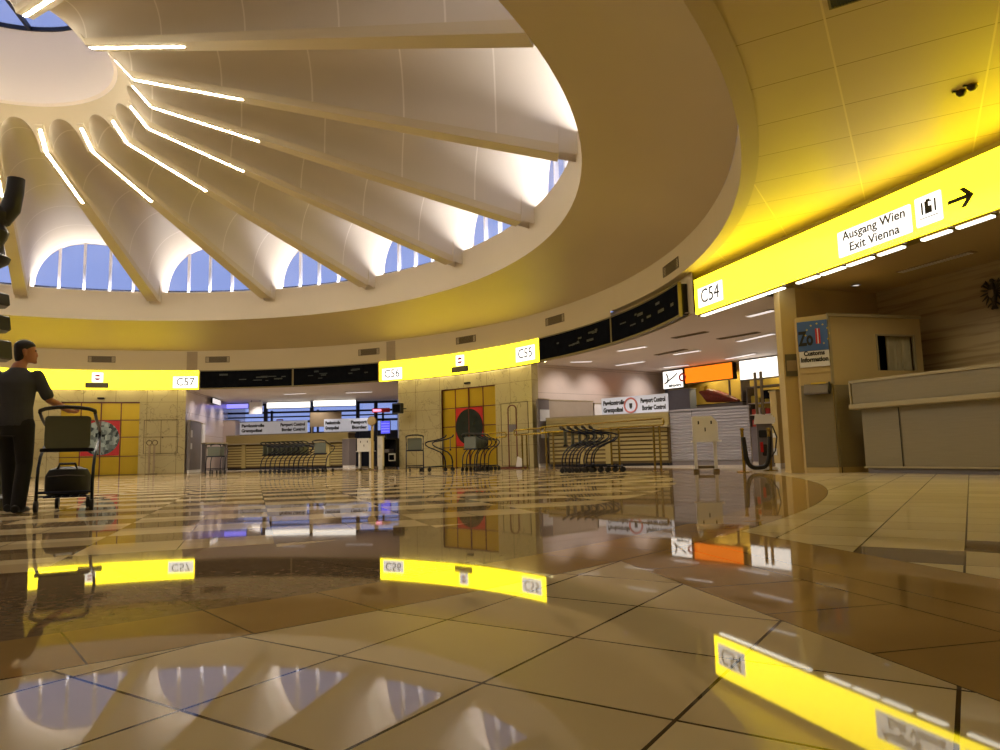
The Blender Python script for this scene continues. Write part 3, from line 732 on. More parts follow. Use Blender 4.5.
counter('passport_counter', 'long slatted yellow wood counter in the passport hall behind a row of trolleys', cl, cr, 1.72, .9, M['wood'], (.145, .845))
def two_line_board(name, label, pa, pb, h, l1, l2, r1, r2, cat='sign'):
    d = Vector((pb.x-pa.x, pb.y-pa.y, 0)); L = d.length; t = thing(name, label, cat, pa, rz_of(d))
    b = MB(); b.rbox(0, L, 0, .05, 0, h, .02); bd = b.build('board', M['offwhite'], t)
    sz = h*.33
    if l1: put_text('lettering', l1, sz, M['ink'], t, L*.03, -.004, h*.70, align='LEFT', width=L*.34, bold=.012); put_text('lettering', l2, sz, M['ink'], t, L*.03, -.004, h*.30, align='LEFT', width=L*.31, bold=.012)
    if r1: put_text('lettering', r1, sz, M['ink'], t, L*.97, -.004, h*.70, align='RIGHT', width=L*.36, bold=.012); put_text('lettering', r2, sz, M['ink'], t, L*.97, -.004, h*.30, align='RIGHT', width=L*.34, bold=.012)
    b = MB(); 
    for x in (.1*L, .9*L): b.box(x-.02, x+.02, .01, .04, -.04, 0)
    b.build('foot', M['dark'], t)
    return t, L
pa = at_y(239.5, 435, 35.9); pb = at_y(307, 433, 35.3); pa.z = pb.z = 1.76
two_line_board('passport_sign', 'grey passport control sign board on the yellow wood counter between C57 and C56', pa, pb, .62, 'Passkontrolle', 'Grenzpolizei', 'Passport Control', 'Border Control')
pa = at_y(324, 432, 36.5); pb = at_y(368, 430, 36.4); pa.z = pb.z = 1.82
two_line_board('passport_sign', 'grey passport control sign board behind the right end of the yellow counter', pa, pb, .66, 'Passkontrolle', 'Grenzpolizei', 'Passport', 'Border')
# staff booths at the left
def cabinet(name, label, p0, p1, h, depth, m, cat='partition', notices=()):
    d = Vector((p1.x-p0.x, p1.y-p0.y, 0)); L = d.length; t = thing(name, label, cat, (p0.x, p0.y, 0), rz_of(d))
    b = MB(); b.box(0, L, 0, depth, .12, h); b.build('body', m, t)
    b = MB(); b.box(-.02, L+.02, -.02, depth+.02, h, h+.03); b.build('cap', M['counter_top'], t)
    b = MB(); b.box(.02, L-.02, .02, depth-.02, 0, .12); b.build('plinth', M['white'], t)
    for (x, z, w_, hh) in notices:
        b = MB(); b.box(x, x+w_, -.012, 0, z, z+hh); b.build('notice', M['paper'], t)
    return t
def on_line(a, c, px):
    r = ray(px, 400); n = Vector((-(c-a).y, (c-a).x, 0)); q = a.dot(n)/Vector((r.x, r.y, 0)).dot(n); return Vector((r.x*q, r.y*q, 0))
WA0 = A0 + Vector((.2, .05, 0)); WA1 = A1b + Vector((.2, 0, 0))
a = on_line(WA0, WA1, 213); c = on_line(WA0, WA1, 220.5); a.z = c.z = 3.5
lightbox('lightbox', 'small pale lit sign beside the violet sign', a, c, .27, M['lumin'], depth=.1)
p0 = WA0.copy(); p1 = on_line(WA0, WA1, 202)
cabinet('grey_partition', 'dark grey partition with two notices beside the C57 wall', p0, p1, 2.2, .12, M['grey'], notices=((.1, 1.5, .25, .3), (.1, 1.0, .2, .25)))
p0 = on_line(WA0, WA1, 202.5) + Vector((.02, 0, 0)); p1 = on_line(WA0, WA1, 206)
cabinet('white_post', 'narrow white panel post at the end of the dark grey partition', p0, p1, 2.15, .12, M['white'], 'panel')
p0 = at_y(218.5, 460, 37.1); p1 = at_y(234.5, 460, 37.0)
cabinet('booth_partition', 'tall beige booth partition left of the yellow counter', p0, p1, 2.55, .5, M['pink'])
p0 = at_y(205.5, 460, 30.5); p1 = at_y(228, 460, 31.2)
t = thing('side_shelf', 'narrow beige desk ledge on legs left of the yellow counter', 'desk', (p0.x, p0.y, 0), rz_of(Vector((p1.x-p0.x, p1.y-p0.y, 0))))
L = (p1-p0).length
b = MB(); b.box(0, L, 0, .5, 1.22, 1.27); b.build('top', M['counter_top'], t)
for x in (.04, L-.04):
    b = MB(); b.box(x-.025, x+.025, .05, .45, 0, 1.22); b.build('leg', M['grey'], t)
# things right of the counter A
p0 = at_y(349, 466, 33.0); p1 = at_y(356, 466, 33.2)
cabinet('grey_cabinet', 'low grey cabinet against the right end of the yellow counter', p0, p1, 1.35, .8, M['grey'], 'cabinet')
def box_stand(label, p, rz, w_, h0, h1, scale=1):
    t = thing('form_box_stand', label, 'stand', (p.x, p.y, 0), rz)
    b = MB(); b.prism([(-.25, h0), (.18, h0), (.18, h1-.14), (.06, h1), (-.25, h1)], -w_/2, w_/2, 'x'); 
    bx = MB()
    pr = [(0, h0), (.30, h0), (.30, h1-.06), (.22, h1), (.02, h1), (0, h1-.03)]
    m = len(pr); vs = [(-w_/2, y, z) for y, z in pr] + [(w_/2, y, z) for y, z in pr]
    pts = [(-w_/2+.0, h0), (w_/2, h0), (w_/2, h1-.13), (w_/2-.12, h1), (-w_/2, h1)]
    bx.prism(pts, 0, .34); bx.build('box', M['white'], t)
    b = MB()
    for x in (-w_*.25, w_*.25): b.box(x-.015, x+.015, -.006, 0, h1-.17, h1-.1)
    b.box(-.012, .012, -.006, 0, h1-.32, h1-.24); b.build('keyhole', M['dark'], t)
    b = MB(); b.box(-w_/2-.04, w_/2+.06, -.02, .36, h0-.03, h0); b.build('shelf', M['white'], t)
    for x in (-w_*.42, w_*.36):
        b = MB(); b.box(x-.035, x+.035, .1, .22, .06, h0-.03); b.build('leg', M['white'], t)
        b = MB(); b.box(x-.06, x+.06, 0, .34, .0, .06); b.build('foot', M['vent'], t)
    b = MB(); b.box(-w_*.42, w_*.36, .14, .18, .07, .13); b.build('crossbar', M['vent'], t)
    return t
p = at_y(364, 470, 27.0)
box_stand('beige form box on a stand right of the yellow counter', p, R_(-12), .56, .72, 1.2)
p = at_y(372.5, 470, 26.4)
t = thing('mirror_post', 'round convex mirror on a post beside the form box stand', 'mirror', (p.x, p.y, 0), R_(-10))
b = MB(); b.lathe([(.14, 0), (.14, .02), (.03, .04)], 16); b.build('base', M['rail'], t)
b = MB(); b.tube([(0, 0, .03), (0, 0, 1.7)], .055, 8); b.build('post', M['booth'], t)
b = MB(); pts = [(.16*math.cos(2*PI*k/24), 1.82+.16*math.sin(2*PI*k/24)) for k in range(24)]; b.prism(pts, -.07, -.03); b.build('disc', M['beige'], t)
b = MB(); b.tube([(.165*math.cos(2*PI*k/24), -.05, 1.82+.165*math.sin(2*PI*k/24)) for k in range(24)], .018, 6, closed=True); b.build('rim', M['rail'], t)
p = at_y(377.5, 470, 26.9)
cabinet('notice_column', 'narrow pale column with papers right of the mirror post', p, p + Vector((.2, -.03, 0)), 1.25, .2, M['white'], 'column', ((.03, .8, .1, .14), (.03, .45, .1, .1)))
p = at_y(380.5, 432, 33.5)
t = thing('blue_screen', 'blue lit screen behind the mirror post', 'screen', (p.x, p.y, 1.55), R_(-10))
b = MB(); b.box(0, .48, .02, .08, 0, .62); b.build('casing', M['dark'], t)
b = MB(); b.box(.02, .46, 0, .02, .02, .60); b.build('display', M['bluebox'], t)
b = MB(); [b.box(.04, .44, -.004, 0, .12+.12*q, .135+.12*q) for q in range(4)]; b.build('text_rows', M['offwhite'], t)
b = MB(); b.box(.2, .28, .03, .07, -1.55, 0); b.build('stand', M['dark'], t)
p0 = at_y(381.5, 470, 28.6); p1 = at_y(396.5, 470, 28.2)
t = thing('equipment_rack', 'open dark equipment rack with a monitor beside the C56 wall', 'rack', (p0.x, p0.y, 0), rz_of(Vector((p1.x-p0.x, p1.y-p0.y, 0))))
L = (p1-p0).length
b = MB(); b.box(0, .03, 0, .5, .05, 1.2); b.box(L-.03, L, 0, .5, .05, 1.2); b.box(0, L, 0, .5, 1.17, 1.2); b.box(0, L, .47, .5, .05, 1.2); b.box(0, L, 0, .5, .05, .08); b.box(0, L, 0, .5, .62, .65); b.build('frame', M['dark'], t)
b = MB(); b.rbox(L*.5, L-.06, -.02, .3, .3, .6, .02); mon = b.build('monitor', M['white'], t)
b = MB(); b.box(L*.54, L-.1, -.026, -.02, .34, .55); b.build('monitor_screen', M['board'], mon)
b = MB(); b.rbox(.08, .3, .1, .4, .65, .78, .02); b.build('device', M['grey'], t)
b = MB(); [b.tube([(x, .1+.3*q, .025), (x+.03, .1+.3*q, .025)], .025, 8) for x in (.03, L-.06) for q in (0, 1)]; b.build('castor', M['black'], t)
# pink lit shop name in the back, red frame on glazing
p = at_y(372, 412, 36.8)
t = thing('shop_sign', 'small pink and red lit sign near the C56 wall at the back', 'sign', (p.x, p.y, 2.78), R_(-8))
b = MB(); b.rbox(0, .95, .02, .1, 0, .22, .03); b.build('casing', M['red'], t)
b = MB(); b.rbox(.05, .5, 0, .02, .05, .17, .02); b.build('lit_front', mat('pink_lit', S(240, 150, 190), .4, emit=(1, .3, .5, 1), es=.9), t)
p = at_y(276.5, 425, 36.9)
t = thing('red_frame_stand', 'small red framed board behind the grey passport sign', 'board', (p.x, p.y, 0), 0)
b = MB(); b.box(0, .34, 0, .03, 2.5, 2.56); b.box(0, .04, 0, .03, 1.9, 2.5); b.box(.30, .34, 0, .03, 1.9, 2.5); b.box(0, .34, 0, .03, 2.2, 2.24); b.build('frame', M['doorframe'], t)
b = MB(); b.box(.15, .19, 0, .03, 0, 1.9); b.build('post', M['dark'], t)
p = at_y(310, 425, 36.6); p1 = at_y(341, 425, 36.5)
t = thing('beige_screen', 'beige screen wall hanging behind the two passport signs', 'screen', (p.x, p.y, 0), 0)
b = MB(); b.box(0, p1.x-p.x, 0, .05, 2.1, 2.85); b.build('board', M['taupe'], t)
b = MB(); b.box(.05, .12, .01, .04, 0, 2.1); b.box(p1.x-p.x-.12, p1.x-p.x-.05, .01, .04, 0, 2.1); b.build('post', M['taupe'], t)

# ------------------------------------------------------------------ opening right of C55: passport control, shop
B0 = P(39.2, RW+.0); B1 = Vector((6.62, 28.25, 0))
Bs = Vector((1.13, 24.1, 0))
wall_quad('wall_b', P(39.2, RW+.3), B1, 0, 3.56, M['pinkstone'])
bd = (B1-Bs).normalized()
def on_b(px, y_off=0):
    # point of that wall below pixel column px
    r = ray(px, 400); r.z = 0; n = Vector((-bd.y, bd.x, 0)); t_ = (Bs.dot(n)-0)/(r.dot(n)); q = Vector((r.x*t_, r.y*t_, 0)); return q
# dark panelling along that wall
qa, qb = on_b(546), on_b(590); nrm = Vector((bd.y, -bd.x, 0))
p0 = qa + nrm*.14; p1 = qb + nrm*.14
cabinet('panelling', 'grey brown panelling along the pale wall behind the right-hand counter', p0, p1, 2.28, .12, M['panelling'])
qa, qb = on_b(591.5), on_b(600); cabinet('white_pilaster', 'white panel at the right end of the grey brown panelling', qa + nrm*.14, qb + nrm*.14, 2.2, .12, M['white'], 'panel')
qa, qb = on_b(534), on_b(545); cabinet('grey_notice_panel', 'grey panel with two white notices beside the C55 wall corner', qa + nrm*.2, qb + nrm*.2, 2.3, .1, M['grey'], 'panel', ((.08, 1.55, .42, .4), (.1, .98, .3, .28)))
# counter B
cl = Vector((1.70, 26.2, 0)); cr = Vector((5.22, 22.3, 0))
cl = at_y(548, 440, 24.0); cr = at_y(669, 440, 21.9); cl.z = cr.z = 0
counter('passport_counter', 'slatted yellow wood counter with brass rails in front, right of C55', cl, cr, 1.66, 1.0, M['wood'], (.3, .52), .42)
dB = (cr-cl).normalized(); nB = Vector((-dB.y, dB.x, 0))
# ribbed end
er_ = at_y(749, 440, 20.3); er_.z = 0
d = er_-cr; L = d.length; t = thing('ribbed_screen', 'wide ribbed grey metal screen at the right end of the counter', 'screen', (cr.x+.05, cr.y, 0), rz_of(d))
b = MB(); pts = []
nz = 17
for i in range(nz):
    z0 = .12 + i*(1.52/nz); z1 = z0 + 1.52/nz; pts += [(0.0, z0+.005), (-.03, z0+.03), (-.03, z1-.03), (0.0, z1-.005)]
pts = [(.06, .12)] + pts + [(.06, 1.66)]
b.prism(pts, 0.02, L, 'x'); b.build('ribbed_sheet', M['ribmetal'], t)
b = MB(); b.box(0, L+.02, -.05, .1, 1.64, 1.70); b.build('cap', M['ribmetal'], t)
b = MB(); b.box(0.02, L, -.005, .06, 0, .12); b.build('plinth', M['grey'], t)
b = MB(); b.box(L*.30, L*.305, -.034, -.03, .12, 1.64); b.build('seam', M['dark'], t)
# passport sign board B
pa = at_y(602, 417, 24.7); pb = at_y(668, 409, 23.0); pa.z = pb.z = 1.7
t, L = two_line_board('passport_sign', 'white passport control sign with round red emblem on the right-hand counter', pa, pb, .62, 'Passkontrolle', 'Grenzpolizei', 'Passport Control', 'Border Control')
b = MB(); b.tube([(L*.46+.24*math.cos(2*PI*k/28), -.02, .31+.24*math.sin(2*PI*k/28)) for k in range(28)], .03, 6, closed=True); b.build('emblem_ring', mat('pale_red_ring', S(206, 120, 110), .5), t)
b = MB(); b.prism([(L*.46-.06, .38), (L*.46-.05, .24), (L*.46, .18), (L*.46+.05, .24), (L*.46+.06, .38)], -.012, -.004); b.build('emblem_shield', M['ink'], t)
# shop front beyond
Q0 = at_y(663, 387, 26.6); Q1 = at_y(684, 380, 26.0)
def shop_pt(px):                      # shop front line in plan
    a, c = Vector((6.35, 27.2, 0)), Vector((9.35, 23.3, 0)); r = ray(px, 380); n = Vector((-(c-a).y, (c-a).x, 0)); q = a.dot(n)/(Vector((r.x, r.y, 0)).dot(n)); return Vector((r.x*q, r.y*q, 0))
def shopbox(name, label, px0, px1, z0, z1, m):
    a = shop_pt(px0); c = shop_pt(px1); a.z = c.z = z1
    return lightbox(name, label, a, c, z1-z0, M[m])
shopbox('orange_lightbox', 'bright orange lightbox over the shop front', 685, 733, 2.92, 3.52, 'orange')
t, L = shopbox('white_lightbox', 'white lightbox with a thin sketch and the word airport, left of the orange one', 663, 683, 2.80, 3.50, 'whitebox')
b = MB(); b.tube([(.08, -.02, .2), (.3, -.02, .32), (.55, -.02, .45), (.7, -.02, .56)], .026, 5); b.tube([(.2, -.02, .6), (.27, -.02, .4), (.2, -.02, .22)], .026, 5); b.build('sketch_line', M['ink'], t)
put_text('lettering', 'airport', .15, M['ink'], t, L*.6, -.014, .12, width=L*.62, bold=.008)
b = MB(); b.tube([(L+.02+.13*math.cos(2*PI*k/20), -.06, .38+.13*math.sin(2*PI*k/20)) for k in range(20)], .035, 6, closed=True); b.build('wreath', M['red'], t)
shopbox('white_lightbox', 'large white lightbox right of the orange one', 740, 779, 2.82, 3.52, 'whitebox')
sp0, sp1 = shop_pt(668), shop_pt(800)
sdir = (sp1-sp0).normalized(); sn = Vector((-sdir.y, sdir.x, 0))
wall_quad('wall_shop', sp0 + sn*.9 - sdir*.4, sp1 + sn*.9 + sdir*4, 0, 3.56, M['shop'])
wall_quad('wall_shop_return', B1 + bd*.0, sp0 + sn*.9 - sdir*.4, 0, 3.56, M['greywall'])
a = shop_pt(667); c = shop_pt(687)
cabinet('blue_grey_pier', 'blue grey pier under the white sketch lightbox', a + sn*.1, c + sn*.1, 2.75, .4, M['greywall'], 'pier')
# shop shelf with goods
a = shop_pt(692); c = shop_pt(738); L = (c-a).length
t = thing('shop_gondola', 'dark shop display unit under the orange lightbox', 'display unit', (a.x+sn.x*.2, a.y+sn.y*.2, 0), rz_of(c-a))
b = MB(); b.box(0, L, 0, .5, 0, 2.08); b.box(L-.05, L, 0, .5, 2.08, 2.9); b.box(L*.72, L*.75, 0, .06, 2.08, 2.9); b.build('carcass', M['grey'], t)
b = MB(); b.box(-.02, L+.02, -.03, .52, 2.08, 2.11); b.build('shelf', M['dark'], t)
t2 = thing('red_net_basket', 'heap of red netted goods on the display unit under the orange lightbox', 'goods', (a.x+sdir.x*.15, a.y+sdir.y*.15, 2.12), rz_of(c-a))
b = MB(); rr = random.Random(3)
b.loft([((.02, .25, .45), (0, 0, .05), (0, .12, 0)), ((.3, .25, .32), (0, 0, .26), (0, .2, 0)), ((.8, .25, .24), (0, 0, .22), (0, .2, 0)), ((1.3, .25, .12), (0, 0, .12), (0, .2, 0)), ((1.6, .25, .04), (0, 0, .04), (0, .1, 0))], 14)
b.build('netted_heap', mat('red_net', S(120, 40, 20), .5, var=.7, scale=26), t2, smooth=True)
b = MB(); b.rbox(.14, .34, .05, .25, .50, .66, .03); b.build('yellow_tag', M['star'], t2)
a = shop_pt(741); c = shop_pt(777); L = (c-a).length
t = thing('glass_showcase', 'glass fronted showcase under the white lightbox', 'showcase', (a.x+sn.x*.25, a.y+sn.y*.25, 0), rz_of(c-a))
b = MB(); b.box(0, L, 0, .5, 0, 1.2); b.box(0, .05, 0, .5, 1.2, 2.6); b.box(L-.05, L, 0, .5, 1.2, 2.6); b.box(0, L, 0, .5, 2.55, 2.6); b.build('carcass', M['grey'], t)
for z in (1.6, 2.0):
    b = MB(); b.box(.05, L-.05, .02, .48, z, z+.02); b.build('shelf', M['white'], t)
gc = [S(200, 180, 60), S(190, 60, 40), S(70, 90, 160), S(210, 200, 190), S(60, 50, 40)]
gm = [mat('carton', c_, .5) for c_ in gc]
gl_ = ['yellow', 'red', 'blue', 'white', 'brown']
for z in (1.2, 1.62, 2.02):
    for i in range(6):
        k = rr.randrange(5); x = .12 + i*(L-.3)/6; p = Vector((a.x+sn.x*.25, a.y+sn.y*.25, z)) + sdir*x + sn*.1
        hh = .16+.14*rr.random(); o_ = MB(); o_.rbox(0, .14, 0, .12, 0, hh, .012)
        o_ = o_.build('carton', gm[k], loc=p); o_.rotation_euler = (0, 0, rz_of(c-a)); tag(o_, 'small %s carton in the glass showcase, %s from its left on the %s level' % (gl_[k], cw[i], {1.2: 'lowest', 1.62: 'middle', 2.02: 'top'}[z]), 'carton', 'cartons in the glass showcase')
# form box stand, rope barrier, device, gate poles
p = at_z(707.5, 472.0, 0)
box_stand('white form box on a two legged stand before the ribbed screen', p, R_(-14), .52, .66, 1.17)
pr0, pr1 = at_z(744.5, 472, 0), at_z(771, 471.0, 0)
for p, lab in ((pr0, 'brass post holding the left end of the black hose'), (pr1, 'brass post holding the right end of the black hose')):
    t = thing('barrier_post', lab, 'post', (p.x, p.y, 0), 0)
    b = MB(); b.lathe([(.15, 0), (.15, .015), (.05, .03), (.03, .035)], 20); b.build('base', M['rail'], t)
    b = MB(); b.tube([(0, 0, .03), (0, 0, .84)], .032, 10); b.build('pole', M['rail'], t)
    b = MB(); b.lathe([(.042, .84), (.046, .86), (.03, .885)], 12); b.build('cap', M['rail'], t)
pts = []
for i in range(17):
    s_ = i/16; q = pr0.lerp(pr1, s_); ph = (2*s_-1); pts.append((q.x, q.y - .05, .70 - .62*math.sqrt(max(0, 1-ph**4))))
b = MB(); b.tube(pts, .045, 10); tag(b.build('barrier_hose', M['black'], smooth=True), 'thick black hose hanging in a U between two brass posts', 'hose')
p = at_y(757, 470, 15.6); p.z = 0
t = thing('scanner_stand', 'white topped device on a cluttered stand behind the black hose', 'device', (p.x, p.y, 0), R_(-18))
b = MB(); b.prism([(0, 1.0), (.42, 1.0), (.40, 1.18), (.04, 1.22)], 0, .34); b.build('head', M['white'], t)
b = MB(); b.box(.05, .37, .05, .3, .06, 1.0); b.build('cabinet', M['grey'], t)
b = MB(); b.box(.0, .42, 0, .35, 0, .06); b.build('base', M['white'], t)
b = MB(); b.rbox(.08, .34, -.03, .05, .70, .86, .03); b.rbox(.14, .24, -.03, .05, .3, .55, .02); b.build('printer', M['black'], t)
b = MB(); b.box(.1, .16, -.034, -.03, .38, .6); b.build('red_label', M['red'], t)
b = MB(); b.tube([(.38, .1, .95), (.45, .02, .7), (.4, 0, .4), (.3, .02, .25)], .015, 6); b.build('cable', M['black'], t)
for px, lab, y in ((761, 'thin dark pole of the gate behind the black hose, left one', 18.0), (767, 'thin dark pole of the gate behind the black hose, right one', 17.8)):
    p = at_y(px, 470, y); t = thing('gate_pole', lab, 'pole', (p.x, p.y, 0), 0)
    b = MB(); b.box(-.028, .028, -.03, .03, 0, 2.4); b.build('pole', M['vent'], t)
    b = MB(); b.box(-.09, .09, -.08, .08, 0, .02); b.build('base', M['dark'], t)
p = at_y(774.5, 470, 16.3); 
cabinet('narrow_cabinet', 'narrow tan cabinet with papers beside the pillar', p, at_y(781, 470, 16.1), 1.75, .5, M['booth'], 'cabinet', ((.03, 1.05, .1, .12), (.03, .7, .1, .1), (.03, .3, .1, .16)))
p = at_y(761, 400, 20.0)
t = thing('hanging_monitor', 'small dark monitor behind the gate poles', 'monitor', (p.x, p.y, 0), R_(-15))
b = MB(); b.rbox(.05, .5, 0, .06, 1.85, 2.1, .02); b.build('screen', M['board'], t)
b = MB(); b.box(.25, .3, .06, .1, 0, 2.0); b.build('post', M['dark'], t)

b = MB(); q1 = S0 + SN*.06; q2 = S0 + SD*1.6 + SN*.27
b.add([(v.x, v.y, 3.565) for v in (q1, q2, Vector((5.7, 14.3, 0)), Vector((8.6, 15.3, 0)), P(0, 40), P(5.5, 40), P(5.5, R+.12))], [(0, 1, 2, 3, 4, 5, 6)]); struct(b.build('ceiling_control', M['ceil_lo']))
# ceiling lamps (lower ceiling)
lum = [((570, 361.5), (592, 361)), ((618, 350.5), (646, 346)), ((616, 365), (644, 361)), ((674, 354), (700, 350)), ((664, 367), (689, 364.5)), ((748, 316), (774, 309.5)), ((738, 341), (774, 333)), ((726, 358.5), (755, 353)), ((284, 394), (306, 393)), ((346, 392.5), (372, 391.5))]
ll = ['nearest the C55 corner', 'second from the C55 corner, front row', 'above the round passport emblem', 'before the orange lightbox', 'above the sketch lightbox', 'nearest the C54 number plate', 'above the large white lightbox', 'between the orange and white lightboxes', 'left one over the passport hall', 'right one over the passport hall']
for (a, c), lab in zip(lum, ll):
    a = at_z(*a, 3.555); c = at_z(*c, 3.555); d = c-a; L = d.length
    t = thing('ceiling_lamp', 'slim white ceiling lamp ' + lab, 'ceiling lamp', a, rz_of(d))
    b = MB(); b.box(0, L, -.10, .10, -.02, .002); b.build('frame', M['white'], t)
    b = MB(); b.box(.02, L-.02, -.07, .07, -.03, -.018); b.build('diffuser', M['lumin'], t)
for (a, c), lab in zip([((673, 338), (707, 331.5)), ((718, 339), (759, 332)), ((656, 355), (686, 349))], ['below the dark board left of C54', 'before the large white lightbox', 'before the orange lightbox']):
    a = at_z(*a, 3.555); c = at_z(*c, 3.555); d = c-a; L = d.length
    t = thing('ceiling_slot', 'dark slot in the lower ceiling ' + lab, 'ceiling vent', a, rz_of(d))
    b = MB(); b.box(0, L, -.1, .1, -.012, .002); b.build('frame', M['taupe'], t)
    b = MB(); [b.box(.03, L-.03, -.08+.04*q, -.065+.04*q, -.018, -.012) for q in range(5)]; b.build('slats', M['vent'], t)

# ------------------------------------------------------------------ customs corner on the right
NC = at_z(876, 293, 3.7); NC.z = 0; NRt = at_z(1000, 259, 3.7); NRt.z = 0; NL = at_z(789, 288, 3.7); NL.z = 0
nd = (NRt-NC).normalized(); NE = NC + nd*12
wall_quad('wall_right', NC, NE, 0, 3.72, None or M['beige'])
wall_quad('wall_customs_back', NL + (NL-NC).normalized()*.25, NC, 0, 3.72, M['beige'])
a0 = S0 + SN*.27 - SD*.4; a1 = S0 + SD*(SL+1) + SN*.27
b = MB(); e0 = NL + (NL-NC).normalized()*.25
b.add([(a0.x+.6*0, a0.y, 3.7), (a1.x, a1.y, 3.7), (NE.x, NE.y, 3.7), (NC.x, NC.y, 3.7), (e0.x, e0.y, 3.7)], [(0, 1, 2, 3, 4)])
pp = S0 + SD*2.3 + SN*.27
b = MB(); b.add([(pp.x, pp.y, 3.7), (a1.x, a1.y, 3.7), (NE.x, NE.y, 3.7), (NC.x, NC.y, 3.7), (e0.x, e0.y, 3.7)], [(0, 1, 2, 3, 4)])
struct(b.build('ceiling_customs', M['beige']))
# wood grain on the right wall
def grainwall():
    m = mat('grained_veneer', S(168, 146, 98), .42, var=.05); nt = m.node_tree; bs = nt.nodes['Principled BSDF']
    tc = nt.nodes['Texture Coordinate']; mp = nt.nodes.new('ShaderNodeMapping'); mp.inputs['Scale'].default_value = (.22, .22, 5); nt.links.new(tc.outputs['Object'], mp.inputs[0])
    no = nt.nodes.new('ShaderNodeTexNoise'); no.inputs['Scale'].default_value = 2.2; no.inputs['Detail'].default_value = 4; nt.links.new(mp.outputs[0], no.inputs['Vector'])
    cr_ = nt.nodes.new('ShaderNodeValToRGB'); cr_.color_ramp.elements[0].position = .38; cr_.color_ramp.elements[0].color = S(146, 122, 80); cr_.color_ramp.elements[1].position = .52; cr_.color_ramp.elements[1].color = S(174, 152, 106)
    nt.links.new(no.outputs[0], cr_.inputs[0]); nt.links.new(cr_.outputs[0], bs.inputs['Base Color']); return m
M['grain'] = grainwall()
for o_ in bpy.data.objects:
    if o_.name == 'wall_right': o_.data.materials[0] = M['grain']
# pillar
p0 = Vector((5.36, 13.22, 0)); prz = srz
b = MB(); b.rbox(0, .30, 0, .42, 0, 3.5, .01, 'z'); o_ = b.build('pillar', M['booth'], loc=p0); o_.rotation_euler = (0, 0, R_(-8)); struct(o_)
t = thing('pillar_notice', 'small dark notice plate on the pillar beside the blue customs sign', 'sign', (p0.x, p0.y, 1.80), R_(-8))
b = MB(); b.box(.03, .25, -.02, 0, 0, .42); pl = b.build('plate', M['noticedark'], t)
b = MB(); b.box(.05, .23, -.024, -.02, .1, .30); b.build('print', M['taupe'], pl)
# booth
bl = Vector((5.56, 13.02, 0)); bc = Vector((6.02, 12.72, 0)); br = at_z(919, 317, 2.88); br.z = 0
d2 = (br-bc).normalized(); L2 = (br-bc).length; d1 = (bc-bl).normalized(); L1 = (bc-bl).length
t = thing('customs_booth', 'beige customs booth with curtained window and blue sign', 'booth', (bc.x, bc.y, 0), rz_of(d2))
inv = Matrix.Rotation(-rz_of(d2), 4, 'Z')
lb = inv @ (bl-bc)                        # left corner in the booth's own frame
back = 1.0
HB = 2.88; ZW0, ZW1 = 1.85, 2.50
wx0, wx1 = at_y(875, 350, 12.9), at_y(917, 350, 13.0)
def par(px):                               # along face 2
    r = ray(px, 330); n = Vector((-d2.y, d2.x, 0)); q = bc.dot(n)/Vector((r.x, r.y, 0)).dot(n); return (Vector((r.x*q, r.y*q, 0))-bc).dot(d2)
wx0, wx1 = par(876), par(912)
b = MB()
outl = [(lb.x, lb.y), (0, 0), (L2, 0), (L2, back), (lb.x+.3, back)]
# face 2 in pieces around the window, other faces whole
def wallp(x0, y0, x1, y1, z0, z1): b.add([(x0, y0, z0), (x1, y1, z0), (x1, y1, z1), (x0, y0, z1)], [(0, 1, 2, 3)])
wallp(lb.x, lb.y, 0, 0, 0, HB); wallp(0, 0, wx0, 0, 0, HB); wallp(wx1, 0, L2, 0, 0, HB); wallp(wx0, 0, wx1, 0, 0, ZW0); wallp(wx0, 0, wx1, 0, ZW1, HB)
wallp(L2, 0, L2, back, 0, HB); wallp(L2, back, lb.x+.3, back, 0, HB); wallp(lb.x+.3, back, lb.x, lb.y, 0, HB)
b.add([(x, y, HB) for x, y in outl], [tuple(range(5))])
b.build('shell', M['booth'], t)
b = MB(); b.box(-.03, L2+.02, -.025, .0, HB-.04, HB+.02); b.box(wx0-.03, wx1+.03, -.02, .03, ZW1, ZW1+.03); b.box(wx0-.03, wx0, -.02, .03, ZW0, ZW1); b.box(wx1, wx1+.03, -.02, .03, ZW0, ZW1); b.box(-.03, .02, -.03, .0, 1.6, HB); b.build('edge_trim', M['counter_top'], t)
b = MB(); b.box(wx0, wx1, .35, .37, ZW0-.1, ZW1+.1); b.build('dark_interior', M['dark'], t)
b = MB(); n = 44; cw0 = wx0 + (wx1-wx0)*.36
vs = []
for i in range(n+1):
    x = cw0 + (wx1+.02-cw0)*i/n; y = .10 + .03*math.sin(i*1.15) + .012*math.sin(i*2.7)
    vs += [(x, y, ZW0-.05), (x, y, ZW1+.05)]
b.add(vs, [(2*i, 2*i+2, 2*i+3, 2*i+1) for i in range(n)]); b.build('curtain', M['curtain'], t, smooth=True)
b = MB(); b.box(0, par(862), -.02, 0, .1, 1.58); zs = .14
while zs < 1.5: b.box(.05, par(862), -.03, -.02, zs, zs+.09); zs += .105
b.build('lower_slats', M['woodgrey'], t)
